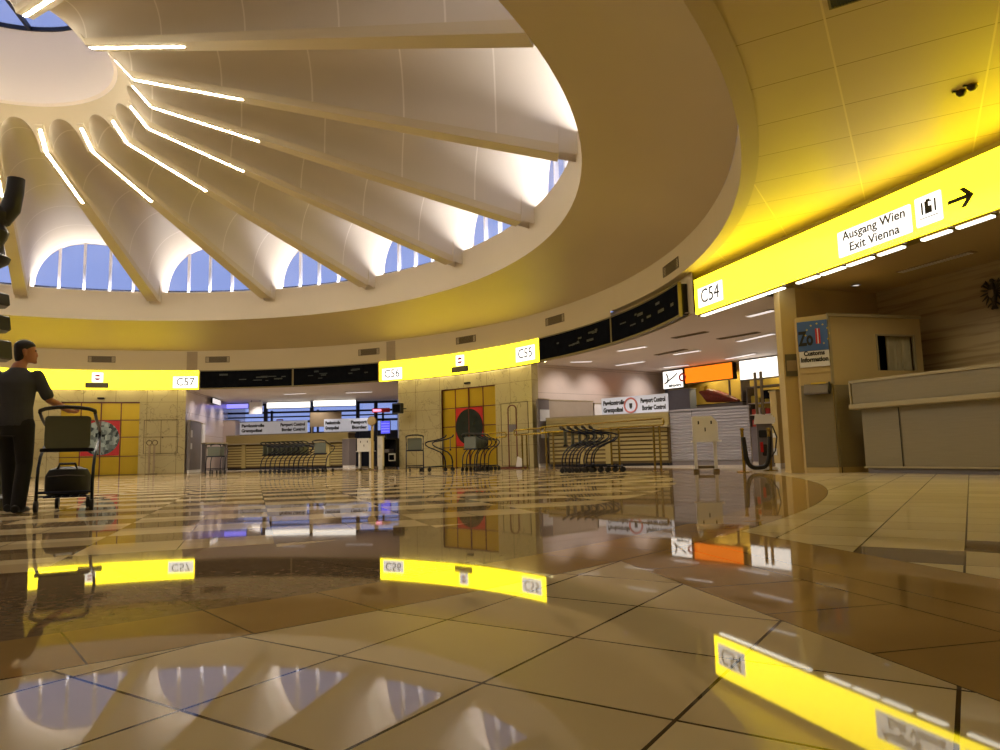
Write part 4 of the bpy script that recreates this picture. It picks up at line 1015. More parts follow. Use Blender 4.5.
# face 1: sign, slats, leaflet holder
f1 = bpy.data.objects.new('front_panel', None)
e1 = rz_of(d1) - rz_of(d2)
b = MB(); b.box(.02, L1-.02, -.02, 0, 1.82, 2.02); b.build('panel_joint', M['booth'], t, loc=lb).rotation_euler = (0, 0, e1)
b = MB(); zs = .14
while zs < 1.5: b.box(.01, L1-.01, -.02, 0, zs, zs+.095); zs += .105
b.box(.01, L1-.01, -.012, 0, .1, 1.6)
b.build('front_slats', M['woodgrey'], t, loc=lb).rotation_euler = (0, 0, e1)
b = MB(); b.box(.0, L1+.05, .04, .08, 0, .1); b.build('plinth', M['dark'], t, loc=lb).rotation_euler = (0, 0, e1)
sg = thing('customs_sign', 'blue customs sign with gold stars on the beige booth', 'sign', (bl.x, bl.y, 1.93), rz_of(d1))
b = MB(); b.box(.02, L1-.015, -.05, -.03, .30, .85); bp = b.build('blue_board', M['blueboard'], sg)
b = MB(); b.box(.03, L1-.015, -.05, -.03, 0, .29); wp = b.build('white_board', M['plate'] if False else M['white'], sg)
put_text('lettering', 'Customs\nInformation', .115, M['ink'], wp, L1*.52, -.053, .19, width=L1*.84, bold=.005)
put_text('lettering', 'Zo', .36, M['ink'], bp, L1*.07, -.053, .52, align='LEFT', width=L1*.47, bold=.014)
for q, x in ((0, .60), (1, .685)):
    b = MB(); b.box(L1*x, L1*(x+.06), -.056, -.05, .42, .70); b.build('red_letter_l', M['red'], bp)
b = MB(); b.box(L1*.655, L1*.69, -.0565, -.05, .42, .70); b.build('white_stripe', M['white'], bp)
for k in range(9):
    a = R_(-60 + k*30); cx_, cz_ = L1*.66 + .2*math.cos(a), .59 + .2*math.sin(a)
    pts = [((.022 if j % 2 == 0 else .009)*math.cos(PI/2+j*PI/5) + cx_, (.022 if j % 2 == 0 else .009)*math.sin(PI/2+j*PI/5) + cz_) for j in range(10)]
    b = MB(); b.prism(pts, -.056, -.05); b.build('gold_star', M['star'], bp)
t = thing('leaflet_holder', 'small metal leaflet shelf with a yellow leaflet below the blue customs sign', 'holder', (bl.x, bl.y, 1.42), rz_of(d1))
b = MB(); b.prism([(-.03, 0), (-.20, 0), (-.20, .03), (-.09, .19), (-.03, .19)], .08, L1-.06, 'x'); b.build('shelf', M['grey'], t)
b = MB(); b.box(.2, L1-.1, -.11, -.08, .185, .215); b.build('leaflet', M['star'], t)
b = MB(); b.prism([(-.03, 0), (-.215, 0), (-.215, .07), (-.10, .215), (-.03, .215)], L1-.06, L1-.035, 'x'); b.build('side_plate', M['dark'], t)
# customs counter
cl = Vector((6.34, 12.45, 0)); cr = Vector((7.30, 10.30, 0)); cdir = (cr-cl).normalized(); LC = 7.5; HC = 1.62
t = thing('customs_counter', 'long grey brown slatted customs counter before the beige booth', 'counter', (cl.x, cl.y, 0), rz_of(cdir))
b = MB(); b.box(0, LC, .03, .62, .1, 1.12); b.build('body', M['woodgrey'], t)
b = MB(); zs = .13
while zs < 1.0: b.box(.03, LC, .022, .03, zs, zs+.094); zs += .1
b.build('slats', M['woodgrey'], t)
b = MB(); b.box(-.06, LC, -.10, .1, 1.2, HC-.05); 
zs = 1.22
while zs < HC-.1: b.box(-.06, LC, -.106, -.10, zs, zs+.08); zs += .085
b.build('upstand', M['woodgrey'], t)
b = MB(); b.rbox(-.09, LC, -.17, .14, 1.11, 1.2, .02, 'x'); b.build('ledge', M['counter_top'], t)
b = MB(); b.box(-.09, LC, -.13, .14, HC-.05, HC); b.box(-.09, -.06, -.13, .1, 1.2, HC-.05); b.build('top_trim', M['counter_top'], t)
b = MB(); b.box(0, LC, -.005, .03, .085, .115); b.build('bottom_rail', M['counter_top'], t)
b = MB(); b.box(.02, LC, .06, .6, 0, .1); b.build('plinth', M['grey'], t)
xs_ = .72
b = MB(); b.box(xs_, xs_+.012, .004, .012, .1, 1.1); b.build('joint', M['dark'], t)
# emblem
ep = at_z(1000, 293, 3.12); n_ = Vector((-nd.y, nd.x, 0)); r_ = ray(995, 293); q_ = NC.dot(n_)/Vector((r_.x, r_.y, 0)).dot(n_); ep = CAM + r_*q_
t = thing('wall_emblem', 'dark metal eagle emblem on the grained wall above the customs counter', 'emblem', (ep.x, ep.y, ep.z-.27), rz_of(nd))
b = MB(); b.loft([((0, -.04, .05), (.03, 0, 0), (0, .03, 0)), ((0, -.05, .2), (.07, 0, 0), (0, .045, 0)), ((0, -.05, .36), (.06, 0, 0), (0, .04, 0)), ((0, -.05, .45), (.03, 0, 0), (0, .03, 0))], 12); b.ball((0.005, -.06, .49), .04, .04, .04); b.prism([(.04, .50), (.085, .48), (.04, .47)], -.075, -.045); b.build('body', M['bronze'], t, smooth=True)
for sg_ in (1, -1):
    b = MB()
    for k in range(6):
        a = R_(70 - k*26); base = Vector((sg_*.06, -.04, .36 - .02*k)); tip = base + Vector((sg_*math.cos(a)*.19, 0, math.sin(a)*.19 - .02)); b.tube([base, base.lerp(tip, .6), tip], [.016, .018, .006], 6)
    b.tube([(sg_*.05, -.04, .40), (sg_*.13, -.05, .47), (sg_*.2, -.05, .42)], [.02, .022, .012], 8); b.build('wing', M['bronze'], t, smooth=True)
    b = MB(); b.tube([(sg_*.03, -.04, .1), (sg_*.09, -.05, .06), (sg_*.12, -.05, .02)], [.018, .015, .008], 6); b.build('claw', M['bronze'], t)
b = MB(); [b.tube([(0, -.04, .08), (x, -.04, -.02)], [.014, .02], 6) for x in (-.05, 0, .05)]; b.build('tail', M['bronze'], t)
b = MB(); b.prism([(-.045, .32), (.045, .32), (.045, .22), (0, .17), (-.045, .22)], -.115, -.095); b.build('breast_shield', M['taupe'], t)
# grille and spot in that ceiling
a = at_z(899, 272, 3.7); c = at_z(974, 251, 3.7); d = c-a; d.z = 0; L = d.length
t = thing('ceiling_grille', 'pale slotted grille in the customs ceiling', 'ceiling vent', a, rz_of(d))
b = MB(); b.box(0, L, -.09, .09, -.015, .002); b.build('frame', M['taupe'], t)
b = MB(); n = int(L/.06); [b.box(.03+i*(L-.06)/n, .03+i*(L-.06)/n+.03, -.07+.075*q, -.005+.075*q, -.024, -.014) for i in range(n) for q in (0, 1)]; b.build('slots', M['white'], t)
a = at_z(856, 285, 3.7)
t = thing('recessed_spot', 'small recessed spot in the customs ceiling above the booth', 'spotlight', a, 0)
b = MB(); b.lathe([(.1, .0), (.1, -.012), (.07, -.014)], 20, cap=False); b.build('ring', M['ribmetal'], t)
b = MB(); b.lathe([(.07, -.006), (.02, -.012)], 16); b.build('lens', M['lumin'], t)
# detectors and grille on the outer ceiling
for px, py, lab, s_ in ((961, 91, 'left one of two round dark detectors on the yellow ceiling', 1.0), (972, 85, 'right one of two round dark detectors on the yellow ceiling', .95)):
    a = at_z(px, py, Z_LIP+.02); t = thing('ceiling_detector', lab, 'detector', a, 0)
    b = MB(); b.lathe([(.052, 0), (.055, -.02), (.05, -.035), (.03, -.06), (.012, -.066)], 20); b.build('body', M['bronze'], t, smooth=True)
    b = MB(); b.lathe([(.062, .001), (.062, -.01)], 20); b.build('base_ring', M['rail'], t)
    b = MB(); b.box(-.10, -.05, -.012, .012, -.02, .0); b.build('bracket', M['dark'], t)
a = at_z(829, 8, Z_LIP+.02); d = Vector((math.sin(R_(59.5)), -math.cos(R_(59.5)), 0)); 
t = thing('ceiling_grille', 'black slotted grille at the top of the yellow panelled ceiling', 'ceiling vent', a, R_(-30.5))
b = MB(); b.box(0, 1.2, 0, .02, -.012, .002); b.box(0, 1.2, -.3, -.28, -.012, .002); b.box(0, .02, -.28, 0, -.012, .002); b.box(1.18, 1.2, -.28, 0, -.012, .002); b.build('frame', M['frame'], t)
b = MB(); b.box(.02, 1.18, -.28, 0, -.004, .002); [b.box(.03+i*.028, .042+i*.028, -.28, 0, -.011, -.004) for i in range(41)]; b.build('slats', M['black'], t)

# ------------------------------------------------------------------ rails, hoops, trolleys
def barrier(label, p0, p1, h, posts):
    d = p1-p0; d.z = 0; L = d.length; t = thing('barrier_rail', label, 'railing', (p0.x, p0.y, 0), rz_of(d))
    pts = []; g = .15; r = .05
    for (cx_, cz_, st) in ((L-r, h-r, 90), (L-r, h-g+r, 0), (r, h-g+r, -90), (r, h-r, 180)):
        for k in range(5):
            a = R_(st - 90*k/4) ; pts.append((cx_ + r*math.cos(a), 0, cz_ + r*math.sin(a)))
    b = MB(); b.tube(pts, .024, 8, closed=True); b.build('rail_loop', M['rail'], t, smooth=True)
    for x in posts:
        b = MB(); b.tube([(x*L, .0, .01), (x*L, 0, h-g)], .026, 8); ps = b.build('post', M['rail'], t, smooth=True)
        b = MB(); b.lathe([(.07, 0), (.07, .012), (.03, .02)], 14, (x*L, 0)); b.build('foot_plate', M['rail'], ps)
    return t
barrier('long brass barrier rail before the right-hand counter behind the trolley row', at_z(542, 470, 0), at_z(666, 471.3, 0), 1.2, (.05, .12, .62, .68, .93, .97))
barrier('short brass barrier rail before the corner below C55', at_z(515, 469, 0), at_z(546, 469.5, 0), 1.2, (.27, .42))
barrier('short brass barrier rail before the middle door', at_z(476, 468, 0), at_z(507, 468, 0), 1.2, (.06, .7))
def hoop(label, p, rz, h, red):
    t = thing('hoop_stand', label, 'stand', (p.x, p.y, 0), rz); m = M['doorframe'] if not red else M['red']
    w_ = .14; pts = [(-w_, 0, .03)] + [(-w_, 0, h-w_)] + [(-w_*math.cos(R_(q)), 0, h-w_+w_*math.sin(R_(q))) for q in range(15, 166, 15)] + [(w_, 0, h-w_), (w_, 0, .03)]
    b = MB(); b.tube(pts, .022, 8); b.build('hoop', M['doorframe'], t, smooth=True)
    b = MB(); b.rbox(-.5, .5, -.15, .15, 0, .05, .05, 'z'); b.build('base', M['doorframe'], t)
    b = MB(); b.rbox(-w_+.02, w_-.02, -.02, .02, 1.18, 1.42, .02); b.build('plate', M['grey'], t)
    b = MB(); b.prism([(.1, .05), (.28, .05), (.3, .3), (.16, .38)], -.05, .05); b.build('leaflets', M['white'], t)
hoop('tall red hoop stand with a small grey plate below the C55 number', at_z(513.5, 468.5, 0), R_(-20), 2.05, True)
p = P(119.3, RW-.9)
t = thing('poster_stand', 'red framed stand with posters behind the walking man', 'stand', (p.x, p.y, 0), R_(20))
b = MB(); b.box(-.2, -.16, -.02, .02, 0, 2.5); b.box(.16, .2, -.02, .02, 0, 1.9); b.box(-.2, .2, -.02, .02, 1.86, 1.9); b.box(-.2, .2, -.02, .02, .2, .24); b.build('frame', M['red'], t)
b = MB(); b.box(-.16, .16, -.01, .01, .24, 1.86); b.build('poster', M['paper'], t)
b = MB(); b.box(-.3, .3, -.2, .2, 0, .03); b.build('base', M['dark'], t)
# small stand by the C57 wall hatch
p = P(102.2, RW-.7)
t = thing('twin_post_stand', 'slim twin post stand with ring heads before the C57 wall', 'stand', (p.x, p.y, 0), R_(12))
b = MB(); [b.box(x-.035, x+.035, -.02, .02, .03, 1.18) for x in (-.09, .09)]; b.build('post', M['taupe'], t)
b = MB(); [b.tube([(x+.1*math.cos(2*PI*k/12), 0, 1.28+.1*math.sin(2*PI*k/12)) for k in range(12)], .018, 6, closed=True) for x in (-.11, .11)]; b.build('ring_head', M['vent'], t)
b = MB(); b.box(-.2, .2, -.12, .12, 0, .03); b.build('base', M['vent'], t)
p = at_y(401, 412, 27.5)
t = thing('wall_monitor', 'small black box fixed to the left edge of the C56 wall', 'monitor', (p.x, p.y, 2.14), R_(-25))
b = MB(); b.rbox(-.28, .12, -.2, .0, 0, .4, .03); b.build('body', M['black'], t)
b = MB(); b.box(-.24, .08, -.205, -.2, .05, .34); b.build('screen', M['board'], t)
b = MB(); b.tube([(-.05, 0, .2), (.05, .3, .2)], .02, 6); b.build('bracket', M['dark'], t)

def make_trolley(name='luggage_trolley', panel='cartpanel'):
    t = thing(name, '', 'luggage trolley')
    for s_ in (-1, 1):
        x = s_*.25
        prof = [(-.02, .07), (-.02, .30), (.02, .45), (.12, .57), (.30, .66), (.48, .73), (.57, .80), (.58, .86), (.50, .90), (.30, .93), (.1, .98), (-.02, 1.03)]
        b = MB(); b.tube([(x, y, z) for y, z in prof], .016, 8); b.build('side_tube', M['cartblue'], t, smooth=True)
        b = MB(); b.tube([(x, -.02, .16), (x*.9, .3, .15), (x*.6, .68, .13)], .014, 8); b.build('base_tube', M['cartblue'], t, smooth=True)
        for (xx, yy, nm) in ((x, -.02, 'rear_wheel'), (x*.6, .68, 'front_wheel')):
            b = MB(); b.tube([(xx-.018, yy, .06), (xx+.018, yy, .06)], .06, 14); b.build(nm, M['black'], t)
    arc = [(-.25, -.02, 1.03), (-.25, -.035, 1.05), (-.2, -.05, 1.07), (-.1, -.06, 1.085), (0, -.06, 1.09), (.1, -.06, 1.085), (.2, -.05, 1.07), (.25, -.035, 1.05), (.25, -.02, 1.03)]
    b = MB(); b.tube(arc, .02, 8); b.build('handle', M['black'], t, smooth=True)
    b = MB(); b.rbox(-.21, .21, .03, .05, .66, 1.0, .03); b.build('advert_board', M[panel], t)
    b = MB(); b.box(-.24, .24, .02, .06, .62, .66); b.tube([(-.25, .06, .64), (.25, .06, .64)], .014, 6); b.build('board_bar', M['cartblue'], t)
    b = MB(); [b.tube([(-.2 + .0*q, .05+.15*q, .15), (.2 - .02*q, .05+.15*q, .15)], .01, 6) for q in range(5)]; [b.tube([(-.12+.08*q, 0, .155), (-.1+.067*q, .66, .145)], .007, 5) for q in range(4)]; b.build('platform', M['cartblue'], t)
    b = MB(); b.tube([(-.25, -.02, .2), (.25, -.02, .2)], .014, 6); b.build('rear_bar', M['cartblue'], t)
    return t
proto = make_trolley(); used = [False]
protor = None
def trolley(p, fwd, label, group=None):
    if used[0]: t = copy_tree(proto)
    else: t = proto; used[0] = True
    t.location = (p.x, p.y, 0); t.rotation_euler = (0, 0, math.atan2(fwd.y, fwd.x) - PI/2); t['label'] = label
    if group: t['group'] = group
    elif 'group' in t: del t['group']
    return t
mt = trolley(at_z(64, 511.5, 0), Vector((-.42, .91, 0)), 'dark luggage trolley pushed by the walking man, carrying a black bag')
p = at_z(263, 473, 0); p = Vector((-8.35, 25.1, 0)); f = Vector((.93, -.36, 0)).normalized()
for i in range(9):
    trolley(p + f*.2*i, f, 'dark trolley in the row before the yellow counter, %s from its left end' % cw[i], 'trolleys nested before the yellow counter')
trolley(Vector((-6.15, 23.9, 0)), Vector((.25, 1, 0)), 'single trolley seen from behind at the right end of the row before the counter')
p = Vector((-10.55, 25.9, 0)); f = Vector((-.2, 1, 0)).normalized()
for i, lab in enumerate(('front trolley of the pair left of the yellow counter', 'rear trolley of the pair left of the yellow counter')): trolley(p + f*.25*i + Vector((.12*i, 0, 0)), f, lab)
trolley(at_z(415, 472.6, 0), Vector((-.12, 1, 0)), 'trolley with greenish board standing alone below the C56 number')
p = at_z(452, 471, 0); f = Vector((-1, -.1, 0)).normalized()
for i, lab in enumerate(('right trolley of two seen from the side before the middle door', 'left trolley of two seen from the side before the middle door')): trolley(p + f*.22*i, f, lab)
p = at_z(470, 471.5, 0); f = Vector((.55, .83, 0)).normalized()
for i in range(4): trolley(p + f*.2*i, f, 'trolley in the short row before the middle door, %s from its near end' % cw[i], 'trolleys nested before the middle door')
p = at_z(565, 472.8, 0); f = Vector((.97, -.24, 0)).normalized()
for i in range(5): trolley(p + f*.17*i, f, 'dark trolley in the row before the brass rail, %s from its left end' % cw[i], 'trolleys nested before the brass rail')
p = at_z(388, 470.5, 0)
# bag on the man's trolley
yaw = mt.rotation_euler[2]; q = Matrix.Rotation(yaw, 4, 'Z') @ Vector((0, .22, 0))
t = thing('travel_bag', 'black soft travel bag lying on the walking man\'s trolley', 'bag', (mt.location.x+q.x, mt.location.y+q.y, .165), yaw)
b = MB(); b.loft([((0, 0, .0), (.19, 0, 0), (0, .14, 0)), ((0, 0, .04), (.215, 0, 0), (0, .17, 0)), ((0, 0, .2), (.215, 0, 0), (0, .17, 0)), ((0, 0, .27), (.18, 0, 0), (0, .14, 0)), ((.0, 0, .30), (.1, 0, 0), (0, .08, 0))], 20); b.build('body', M['bag'], t, smooth=True)
b = MB(); b.tube([(-.1, -.09, .25), (-.07, -.1, .33), (.07, -.1, .33), (.1, -.09, .25)], .014, 6); b.build('grip', M['black'], t, smooth=True)
b = MB(); b.tube([(-.17, -.145, .2), (0, -.165, .21), (.17, -.145, .2)], .006, 5); b.build('zip', M['grey'], t)

# ------------------------------------------------------------------ the man
def remesh(mb, name, m, parent, vox, smooth_it=6, fac=.5):
    me = bpy.data.meshes.new(name); me.from_pydata(mb.v, [], mb.f)
    bm = bmesh.new(); bm.from_mesh(me); bmesh.ops.recalc_face_normals(bm, faces=bm.faces); bm.to_mesh(me); bm.free()
    ob = bpy.data.objects.new('tmp', me); COL.objects.link(ob)
    r = ob.modifiers.new('r', 'REMESH'); r.mode = 'VOXEL'; r.voxel_size = vox
    s_ = ob.modifiers.new('s', 'SMOOTH'); s_.iterations = smooth_it; s_.factor = fac
    dg = bpy.context.evaluated_depsgraph_get(); out = bpy.data.meshes.new_from_object(ob.evaluated_get(dg))
    bpy.data.objects.remove(ob); out.name = name; out.materials.clear(); out.materials.append(m)
    for p_ in out.polygons: p_.use_smooth = True
    o_ = bpy.data.objects.new(name, out); COL.objects.link(o_); o_.parent = parent; return o_
def limb(mb, pts, rs, n=14):
    mb.tube(pts, rs, n)
    for p_, r_ in zip(pts, rs): mb.ball(p_, r_, n=10, m=8)
mp_ = at_z(10, 513, 0)
man = thing('person', 'man in charcoal t-shirt and black trousers walking away beside a luggage trolley', 'person', (mp_.x, mp_.y, 0), R_(10))
V = Vector
# local: x right, y ahead (away from the camera), z up
hipR, hipL = V((.09, 0, .92)), V((-.09, 0, .92))
kneeR, kneeL = V((.10, .03, .50)), V((-.10, .14, .52))
ankR, ankL = V((.10, -.06, .09)), V((-.10, .22, .09))
shR, shL = V((.19, .02, 1.44)), V((-.19, -.01, 1.44))
elR, wrR = V((.30, .06, 1.18)), V((.42, .27, 1.075))
elL, wrL = V((-.25, -.06, 1.16)), V((-.25, .06, .93))
body = MB()
body.loft([(V((0, 0, .86)), V((.155, 0, 0)), V((0, .105, 0))), (V((0, 0, .96)), V((.165, 0, 0)), V((0, .115, 0))), (V((0, .005, 1.08)), V((.142, 0, 0)), V((0, .10, 0))), (V((0, .01, 1.22)), V((.16, 0, 0)), V((0, .11, 0))), (V((0, .01, 1.36)), V((.182, 0, 0)), V((0, .115, 0))), (V((0, .01, 1.44)), V((.165, 0, 0)), V((0, .09, 0))), (V((0, .012, 1.50)), V((.085, 0, 0)), V((0, .065, 0))), (V((0.01, .025, 1.58)), V((.058, 0, 0)), V((0, .06, 0)))], 20)
limb(body, [hipR, kneeR, ankR], [.088, .056, .04]); limb(body, [hipL, kneeL, ankL], [.088, .056, .04])
limb(body, [kneeR, kneeR.lerp(ankR, .35) + V((0, -.015, 0)), ankR], [.055, .058, .04]); limb(body, [kneeL, kneeL.lerp(ankL, .35) + V((0, -.015, 0)), ankL], [.055, .058, .04])
for ak in (ankR, ankL): body.loft([(ak + V((0, -.07, -.05)), V((.035, 0, 0)), V((0, 0, .03))), (ak + V((0, .0, -.045)), V((.042, 0, 0)), V((0, 0, .042))), (ak + V((.0, .12, -.06)), V((.048, 0, 0)), V((0, 0, .025))), (ak + V((0, .18, -.065)), V((.03, 0, 0)), V((0, 0, .016)))], 12)
limb(body, [shR, shR.lerp(elR, .5), elR, elR.lerp(wrR, .3), wrR], [.056, .048, .04, .041, .027]); limb(body, [shL, shL.lerp(elL, .5), elL, elL.lerp(wrL, .3), wrL], [.056, .048, .04, .041, .027])
# head, turned to his right
hc = V((.05, .05, 1.70)); fd = V((.93, .37, -.05)).normalized(); sd = V((.37, -.93, 0)).normalized(); ud = V((0, 0, 1))
body.tube([V((.0, .012, 1.50)), V((.015, .03, 1.56)), V((.03, .045, 1.62))], [.066, .058, .055], 14)
hs = []
for (z, f0, rf, rs_) in ((-.115, .035, .045, .04), (-.095, .03, .066, .055), (-.06, .015, .085, .066), (-.02, .005, .095, .072), (.02, 0, .099, .076), (.06, -.005, .094, .074), (.09, -.008, .076, .06), (.11, -.01, .045, .036), (.118, -.01, .012, .01)):
    hs.append((hc + ud*z + fd*f0, fd*rf, sd*rs_))
body.loft(hs, 20)
def H(f, s_, u): return hc + fd*f + sd*s_ + ud*u
body.loft([(H(.088, 0, .02), sd*.010, ud*.008), (H(.105, 0, -.012), sd*.013, ud*.012), (H(.116, 0, -.034), sd*.015, ud*.010), (H(.098, 0, -.044), sd*.013, ud*.006)], 8)
for s_ in (-.012, .012): pass
body.loft([(H(.092, -.024, -.066), ud*.006, fd*.008), (H(.101, 0, -.066), ud*.009, fd*.009), (H(.092, .024, -.066), ud*.006, fd*.008)], 8)
body.ball(H(.085, 0, -.10), .024, .024, .02)
for s_ in (-1, 1):
    body.loft([(H(-.004, s_*.073, -.045), fd*.010, sd*.008), (H(-.008, s_*.080, -.015), fd*.018, sd*.008), (H(-.010, s_*.083, .015), fd*.019, sd*.009), (H(-.006, s_*.078, .028), fd*.010, sd*.007)], 10)
    body.ball(H(.080, s_*.032, .018), .015, .015, .012)
def hand(mb, wr, fw, side, thumb, curl):
    fw = fw.normalized(); nm = fw.cross(side).normalized()
    mb.loft([(wr, side*.026, nm*.020), (wr + fw*.04, side*.038, nm*.017), (wr + fw*.085, side*.042, nm*.014)], 12)
    for k, (o_, ln) in enumerate(((-.030, .066), (-.010, .075), (.010, .070), (.029, .055))):
        p0_ = wr + fw*.08 + side*o_; p1_ = p0_ + (fw*math.cos(curl*.5) - nm*math.sin(curl*.5))*ln*.45; p2_ = p1_ + (fw*math.cos(curl*1.3) - nm*math.sin(curl*1.3))*ln*.35; p3_ = p2_ + (fw*math.cos(curl*2) - nm*math.sin(curl*2))*ln*.3
        mb.tube([p0_, p1_, p2_, p3_], [.0092, .0088, .008, .0062], 8)
    q0 = wr + fw*.025 + side*thumb*.03; q1 = q0 + (fw*.6 + side*thumb*.7 - nm*.3).normalized()*.04; q2 = q1 + (fw*.85 + side*thumb*.2 - nm*.5).normalized()*.033
    mb.tube([q0, q1, q2], [.013, .011, .008], 8)
hand(body, wrR, V((.35, .85, -.12)), V((.85, -.35, 0)).normalized(), -1, 1.15)
hand(body, wrL, V((0, .15, -1)), V((.15, .95, .1)).normalized(), 1, .5)
remesh(body, 'body', M['skin'], man, .0075, 3, .4)
sh = MB()
sh.loft([(V((0, 0, .90)), V((.175, 0, 0)), V((0, .128, 0))), (V((0, 0, 1.0)), V((.172, 0, 0)), V((0, .127, 0))), (V((0, .005, 1.1)), V((.162, 0, 0)), V((0, .12, 0))), (V((0, .01, 1.22)), V((.176, 0, 0)), V((0, .126, 0))), (V((0, .01, 1.36)), V((.196, 0, 0)), V((0, .13, 0))), (V((0, .01, 1.45)), V((.18, 0, 0)), V((0, .105, 0))), (V((0, .012, 1.50)), V((.10, 0, 0)), V((0, .08, 0))), (V((0.0, .015, 1.525)), V((.075, 0, 0)), V((0, .072, 0)))], 24)
for s0_, e0_ in ((shR, elR), (shL, elL)):
    limb(sh, [s0_, s0_.lerp(e0_, .45), s0_.lerp(e0_, .8)], [.064, .062, .064])
remesh(sh, 'shirt', M['shirt'], man, .011, 4, .5)
tr = MB()
tr.loft([(V((0, 0, .80)), V((.15, 0, 0)), V((0, .12, 0))), (V((0, 0, .90)), V((.172, 0, 0)), V((0, .125, 0))), (V((0, 0, 1.0)), V((.168, 0, 0)), V((0, .123, 0)))], 20)
for h_, k_, a_ in ((hipR, kneeR, ankR), (hipL, kneeL, ankL)):
    limb(tr, [h_, h_.lerp(k_, .5), k_, k_.lerp(a_, .5), a_ + V((0, 0, -.02))], [.104, .092, .077, .074, .07])
remesh(tr, 'trousers', M['trouser'], man, .012, 4, .5)
for ak, nm in ((ankR, 'shoe'), (ankL, 'shoe')):
    s2 = MB(); z0 = ak.z
    s2.loft([(ak + V((0, -.085, -.048)), V((.036, 0, 0)), V((0, 0, .04))), (ak + V((0, -.02, -.04)), V((.046, 0, 0)), V((0, 0, .05))), (ak + V((0, .09, -.052)), V((.051, 0, 0)), V((0, 0, .036))), (ak + V((0, .17, -.06)), V((.045, 0, 0)), V((0, 0, .028))), (ak + V((0, .205, -.068)), V((.022, 0, 0)), V((0, 0, .016)))], 14)
    remesh(s2, 'shoe', M['black'], man, .009, 3, .5)
hr = MB()
hsec = []
for (z, f0, rf, rs_) in ((-.115, -.055, .030, .052), (-.085, -.050, .048, .066), (-.05, -.042, .062, .076), (-.015, -.034, .074, .081), (.02, -.024, .086, .085), (.05, -.014, .097, .085), (.08, -.008, .097, .08), (.108, -.008, .075, .062), (.126, -.010, .045, .038), (.135, -.012, .014, .012)):
    hsec.append((hc + ud*z + fd*f0, fd*rf, sd*rs_))
hr.loft(hsec, 20); remesh(hr, 'hair', M['hair'], man, .008, 2, .4)
for s_ in (-1, 1):
    b = MB(); b.ball(H(.089, s_*.032, .018), .0105, .0105, .0085, 10, 8); b.build('eye', M['ink'], man, smooth=True)

# ------------------------------------------------------------------ dark statue at the left edge
sp = V((-6.07, 8.25, 0))
t = thing('statue', 'tall dark stacked statue at the left edge behind the man', 'statue', (sp.x, sp.y, 0), R_(15))
b = MB(); b.lathe([(.35, 0), (.35, .12), (.26, .16), (.24, .9), (.20, .95)], 20); b.build('pedestal', M['statue'], t)
b = MB(); b.lathe([(.03, .9), (.03, 4.0)], 8); b.build('spindle', M['statue'], t)
for z0, z1, r0, r1 in ((1.74, 1.97, .27, .25), (2.09, 2.27, .24, .22), (2.39, 2.54, .215, .2), (1.25, 1.55, .24, .22)):
    b = MB(); b.lathe([(r0-.02, z0), (r0, z0+.015), (r1, z1-.015), (r1-.02, z1)], 6); b.build('stacked_block', M['statue'], t)
b = MB(); b.lathe([(.06, 2.84), (.17, 2.92), (.19, 2.98), (.13, 3.02), (.11, 3.15), (.14, 3.22), (.16, 3.3), (.12, 3.38), (.17, 3.42), (.19, 3.52), (.13, 3.6)], 20); b.build('carved_neck', M['statue'], t, smooth=True)
b = MB(); b.loft([(V((.0, 0, 3.40)), V((.10, 0, .04)), V((0, .11, 0))), (V((.10, 0, 3.48)), V((.05, 0, -.10)), V((0, .11, 0))), (V((.17, 0, 3.62)), V((.10, 0, -.06)), V((0, .10, 0))), (V((.20, 0, 3.80)), V((.1, 0, 0)), V((0, .09, 0))), (V((.21, 0, 3.98)), V((.095, 0, 0)), V((0, .09, 0)))], 14); b.build('raised_arm', M['statue'], t, smooth=True)

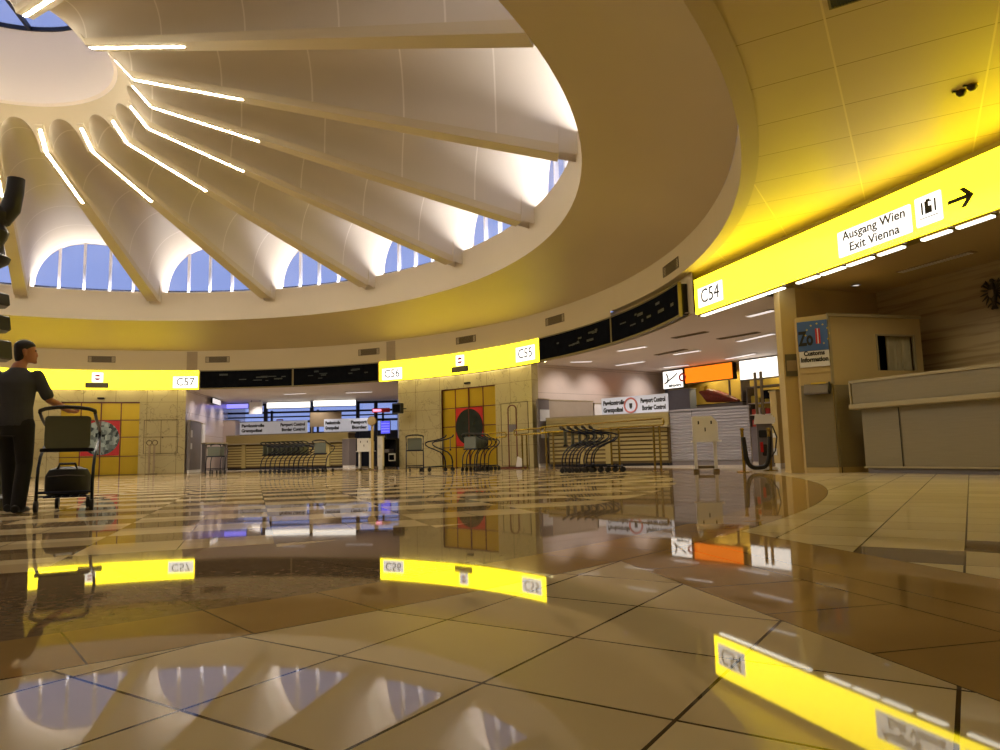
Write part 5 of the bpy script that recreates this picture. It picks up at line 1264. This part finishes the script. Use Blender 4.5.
# ------------------------------------------------------------------ the place's own lamps, and fill spots added to brighten it
def area(name, loc, target, sx, sy, power, col):
    l = bpy.data.lights.new(name, 'AREA'); l.shape = 'RECTANGLE'; l.size = sx; l.size_y = sy; l.energy = power; l.color = col
    o_ = bpy.data.objects.new(name, l); COL.objects.link(o_); o_.location = loc
    o_.rotation_euler = (Vector(target)-Vector(loc)).to_track_quat('-Z', 'Y').to_euler(); return o_
def spot(name, loc, target, power, col, ang=70, blend=.8, rad=.05):
    l = bpy.data.lights.new(name, 'SPOT'); l.energy = power; l.color = col; l.spot_size = R_(ang); l.spot_blend = blend; l.shadow_soft_size = rad
    o_ = bpy.data.objects.new(name, l); COL.objects.link(o_); o_.location = loc
    o_.rotation_euler = (Vector(target)-Vector(loc)).to_track_quat('-Z', 'Y').to_euler(); return o_
for k in range(18):                    # uplights on the sill behind the fascia
    azc = PH + 20*k + 10; p = P(azc, RO+.15, Z_SILL-.07); q = P(azc, RO+.02, 9.4)
    o_ = area('sill_uplight', p, q, 4.3, .08, 88, (1, .95, .97)); 
# spots washing the pale walls in the openings
for px in (560, 592, 640):
    q = on_b(px); p = q + nrm*1.5; spot('wall_wash', (p.x, p.y, 3.5), (q.x, q.y, 2.3), 75, (1, .9, .84), 75, 1.0)
for i in range(4):
    q = A0.lerp(A1, .15+.25*i); p = q + Vector((1.0, 0, 0)); spot('wall_wash', (p.x, p.y, 3.5), (q.x, q.y, 2.2), 40, (1, .9, .88), 75, 1.0)
for x, y in ((-12.5, 32.6), (-9.5, 32.6), (-6.8, 32.2), (-12.5, 36), (-9.5, 36), (-7, 36), (-10.5, 30.8), (-7.5, 30.3)):
    spot('hall_fill_spot', (x, y, 3.5), (x, y, 0), 80, (1, .92, .88), 130, .6, .2)  # added fill spots without fixtures, brighten the passport hall
for x, y in ((3.2, 23.0), (5.0, 24.6), (6.6, 22.4), (4.9, 20.6), (6.2, 18.6), (6.6, 16.6), (8.2, 21), (4.2, 21.8)):
    spot('control_fill_spot', (x, y, 3.5), (x, y, 0), 78, (1, .9, .86), 130, .6, .2)  # unseen fill, put in to light the control area and its ceiling
for u in (3.2, 5.0, 7.0, 9.0):
    p = S0 + SD*u + SN*1.3; spot('customs_fill_spot', (p.x, p.y, 3.62), (p.x, p.y, 0), 34, (1, .9, .66), 150, .8, .25)  # added fill for the dim customs corner, apart from its recessed spot
for k in range(6):
    p = P(60*k+20, 2.35, 9.62); q = P(60*k+200, 2.4, 10.8); spot('oculus_fill_spot', p, q, 30, (1, .9, .82), 110, .8)  # fill added at the rim so the oculus shaft is not dark
for px in (700, 725, 765):
    q = shop_pt(px) + sn*.45; spot('shop_fill_spot', (q.x, q.y, 3.5), (q.x + sn.x*.3, q.y + sn.y*.3, 1.5), 55, (1, .86, .5), 120, .7, .15)  # invented spots that brighten the shop wall and goods under the lightboxes
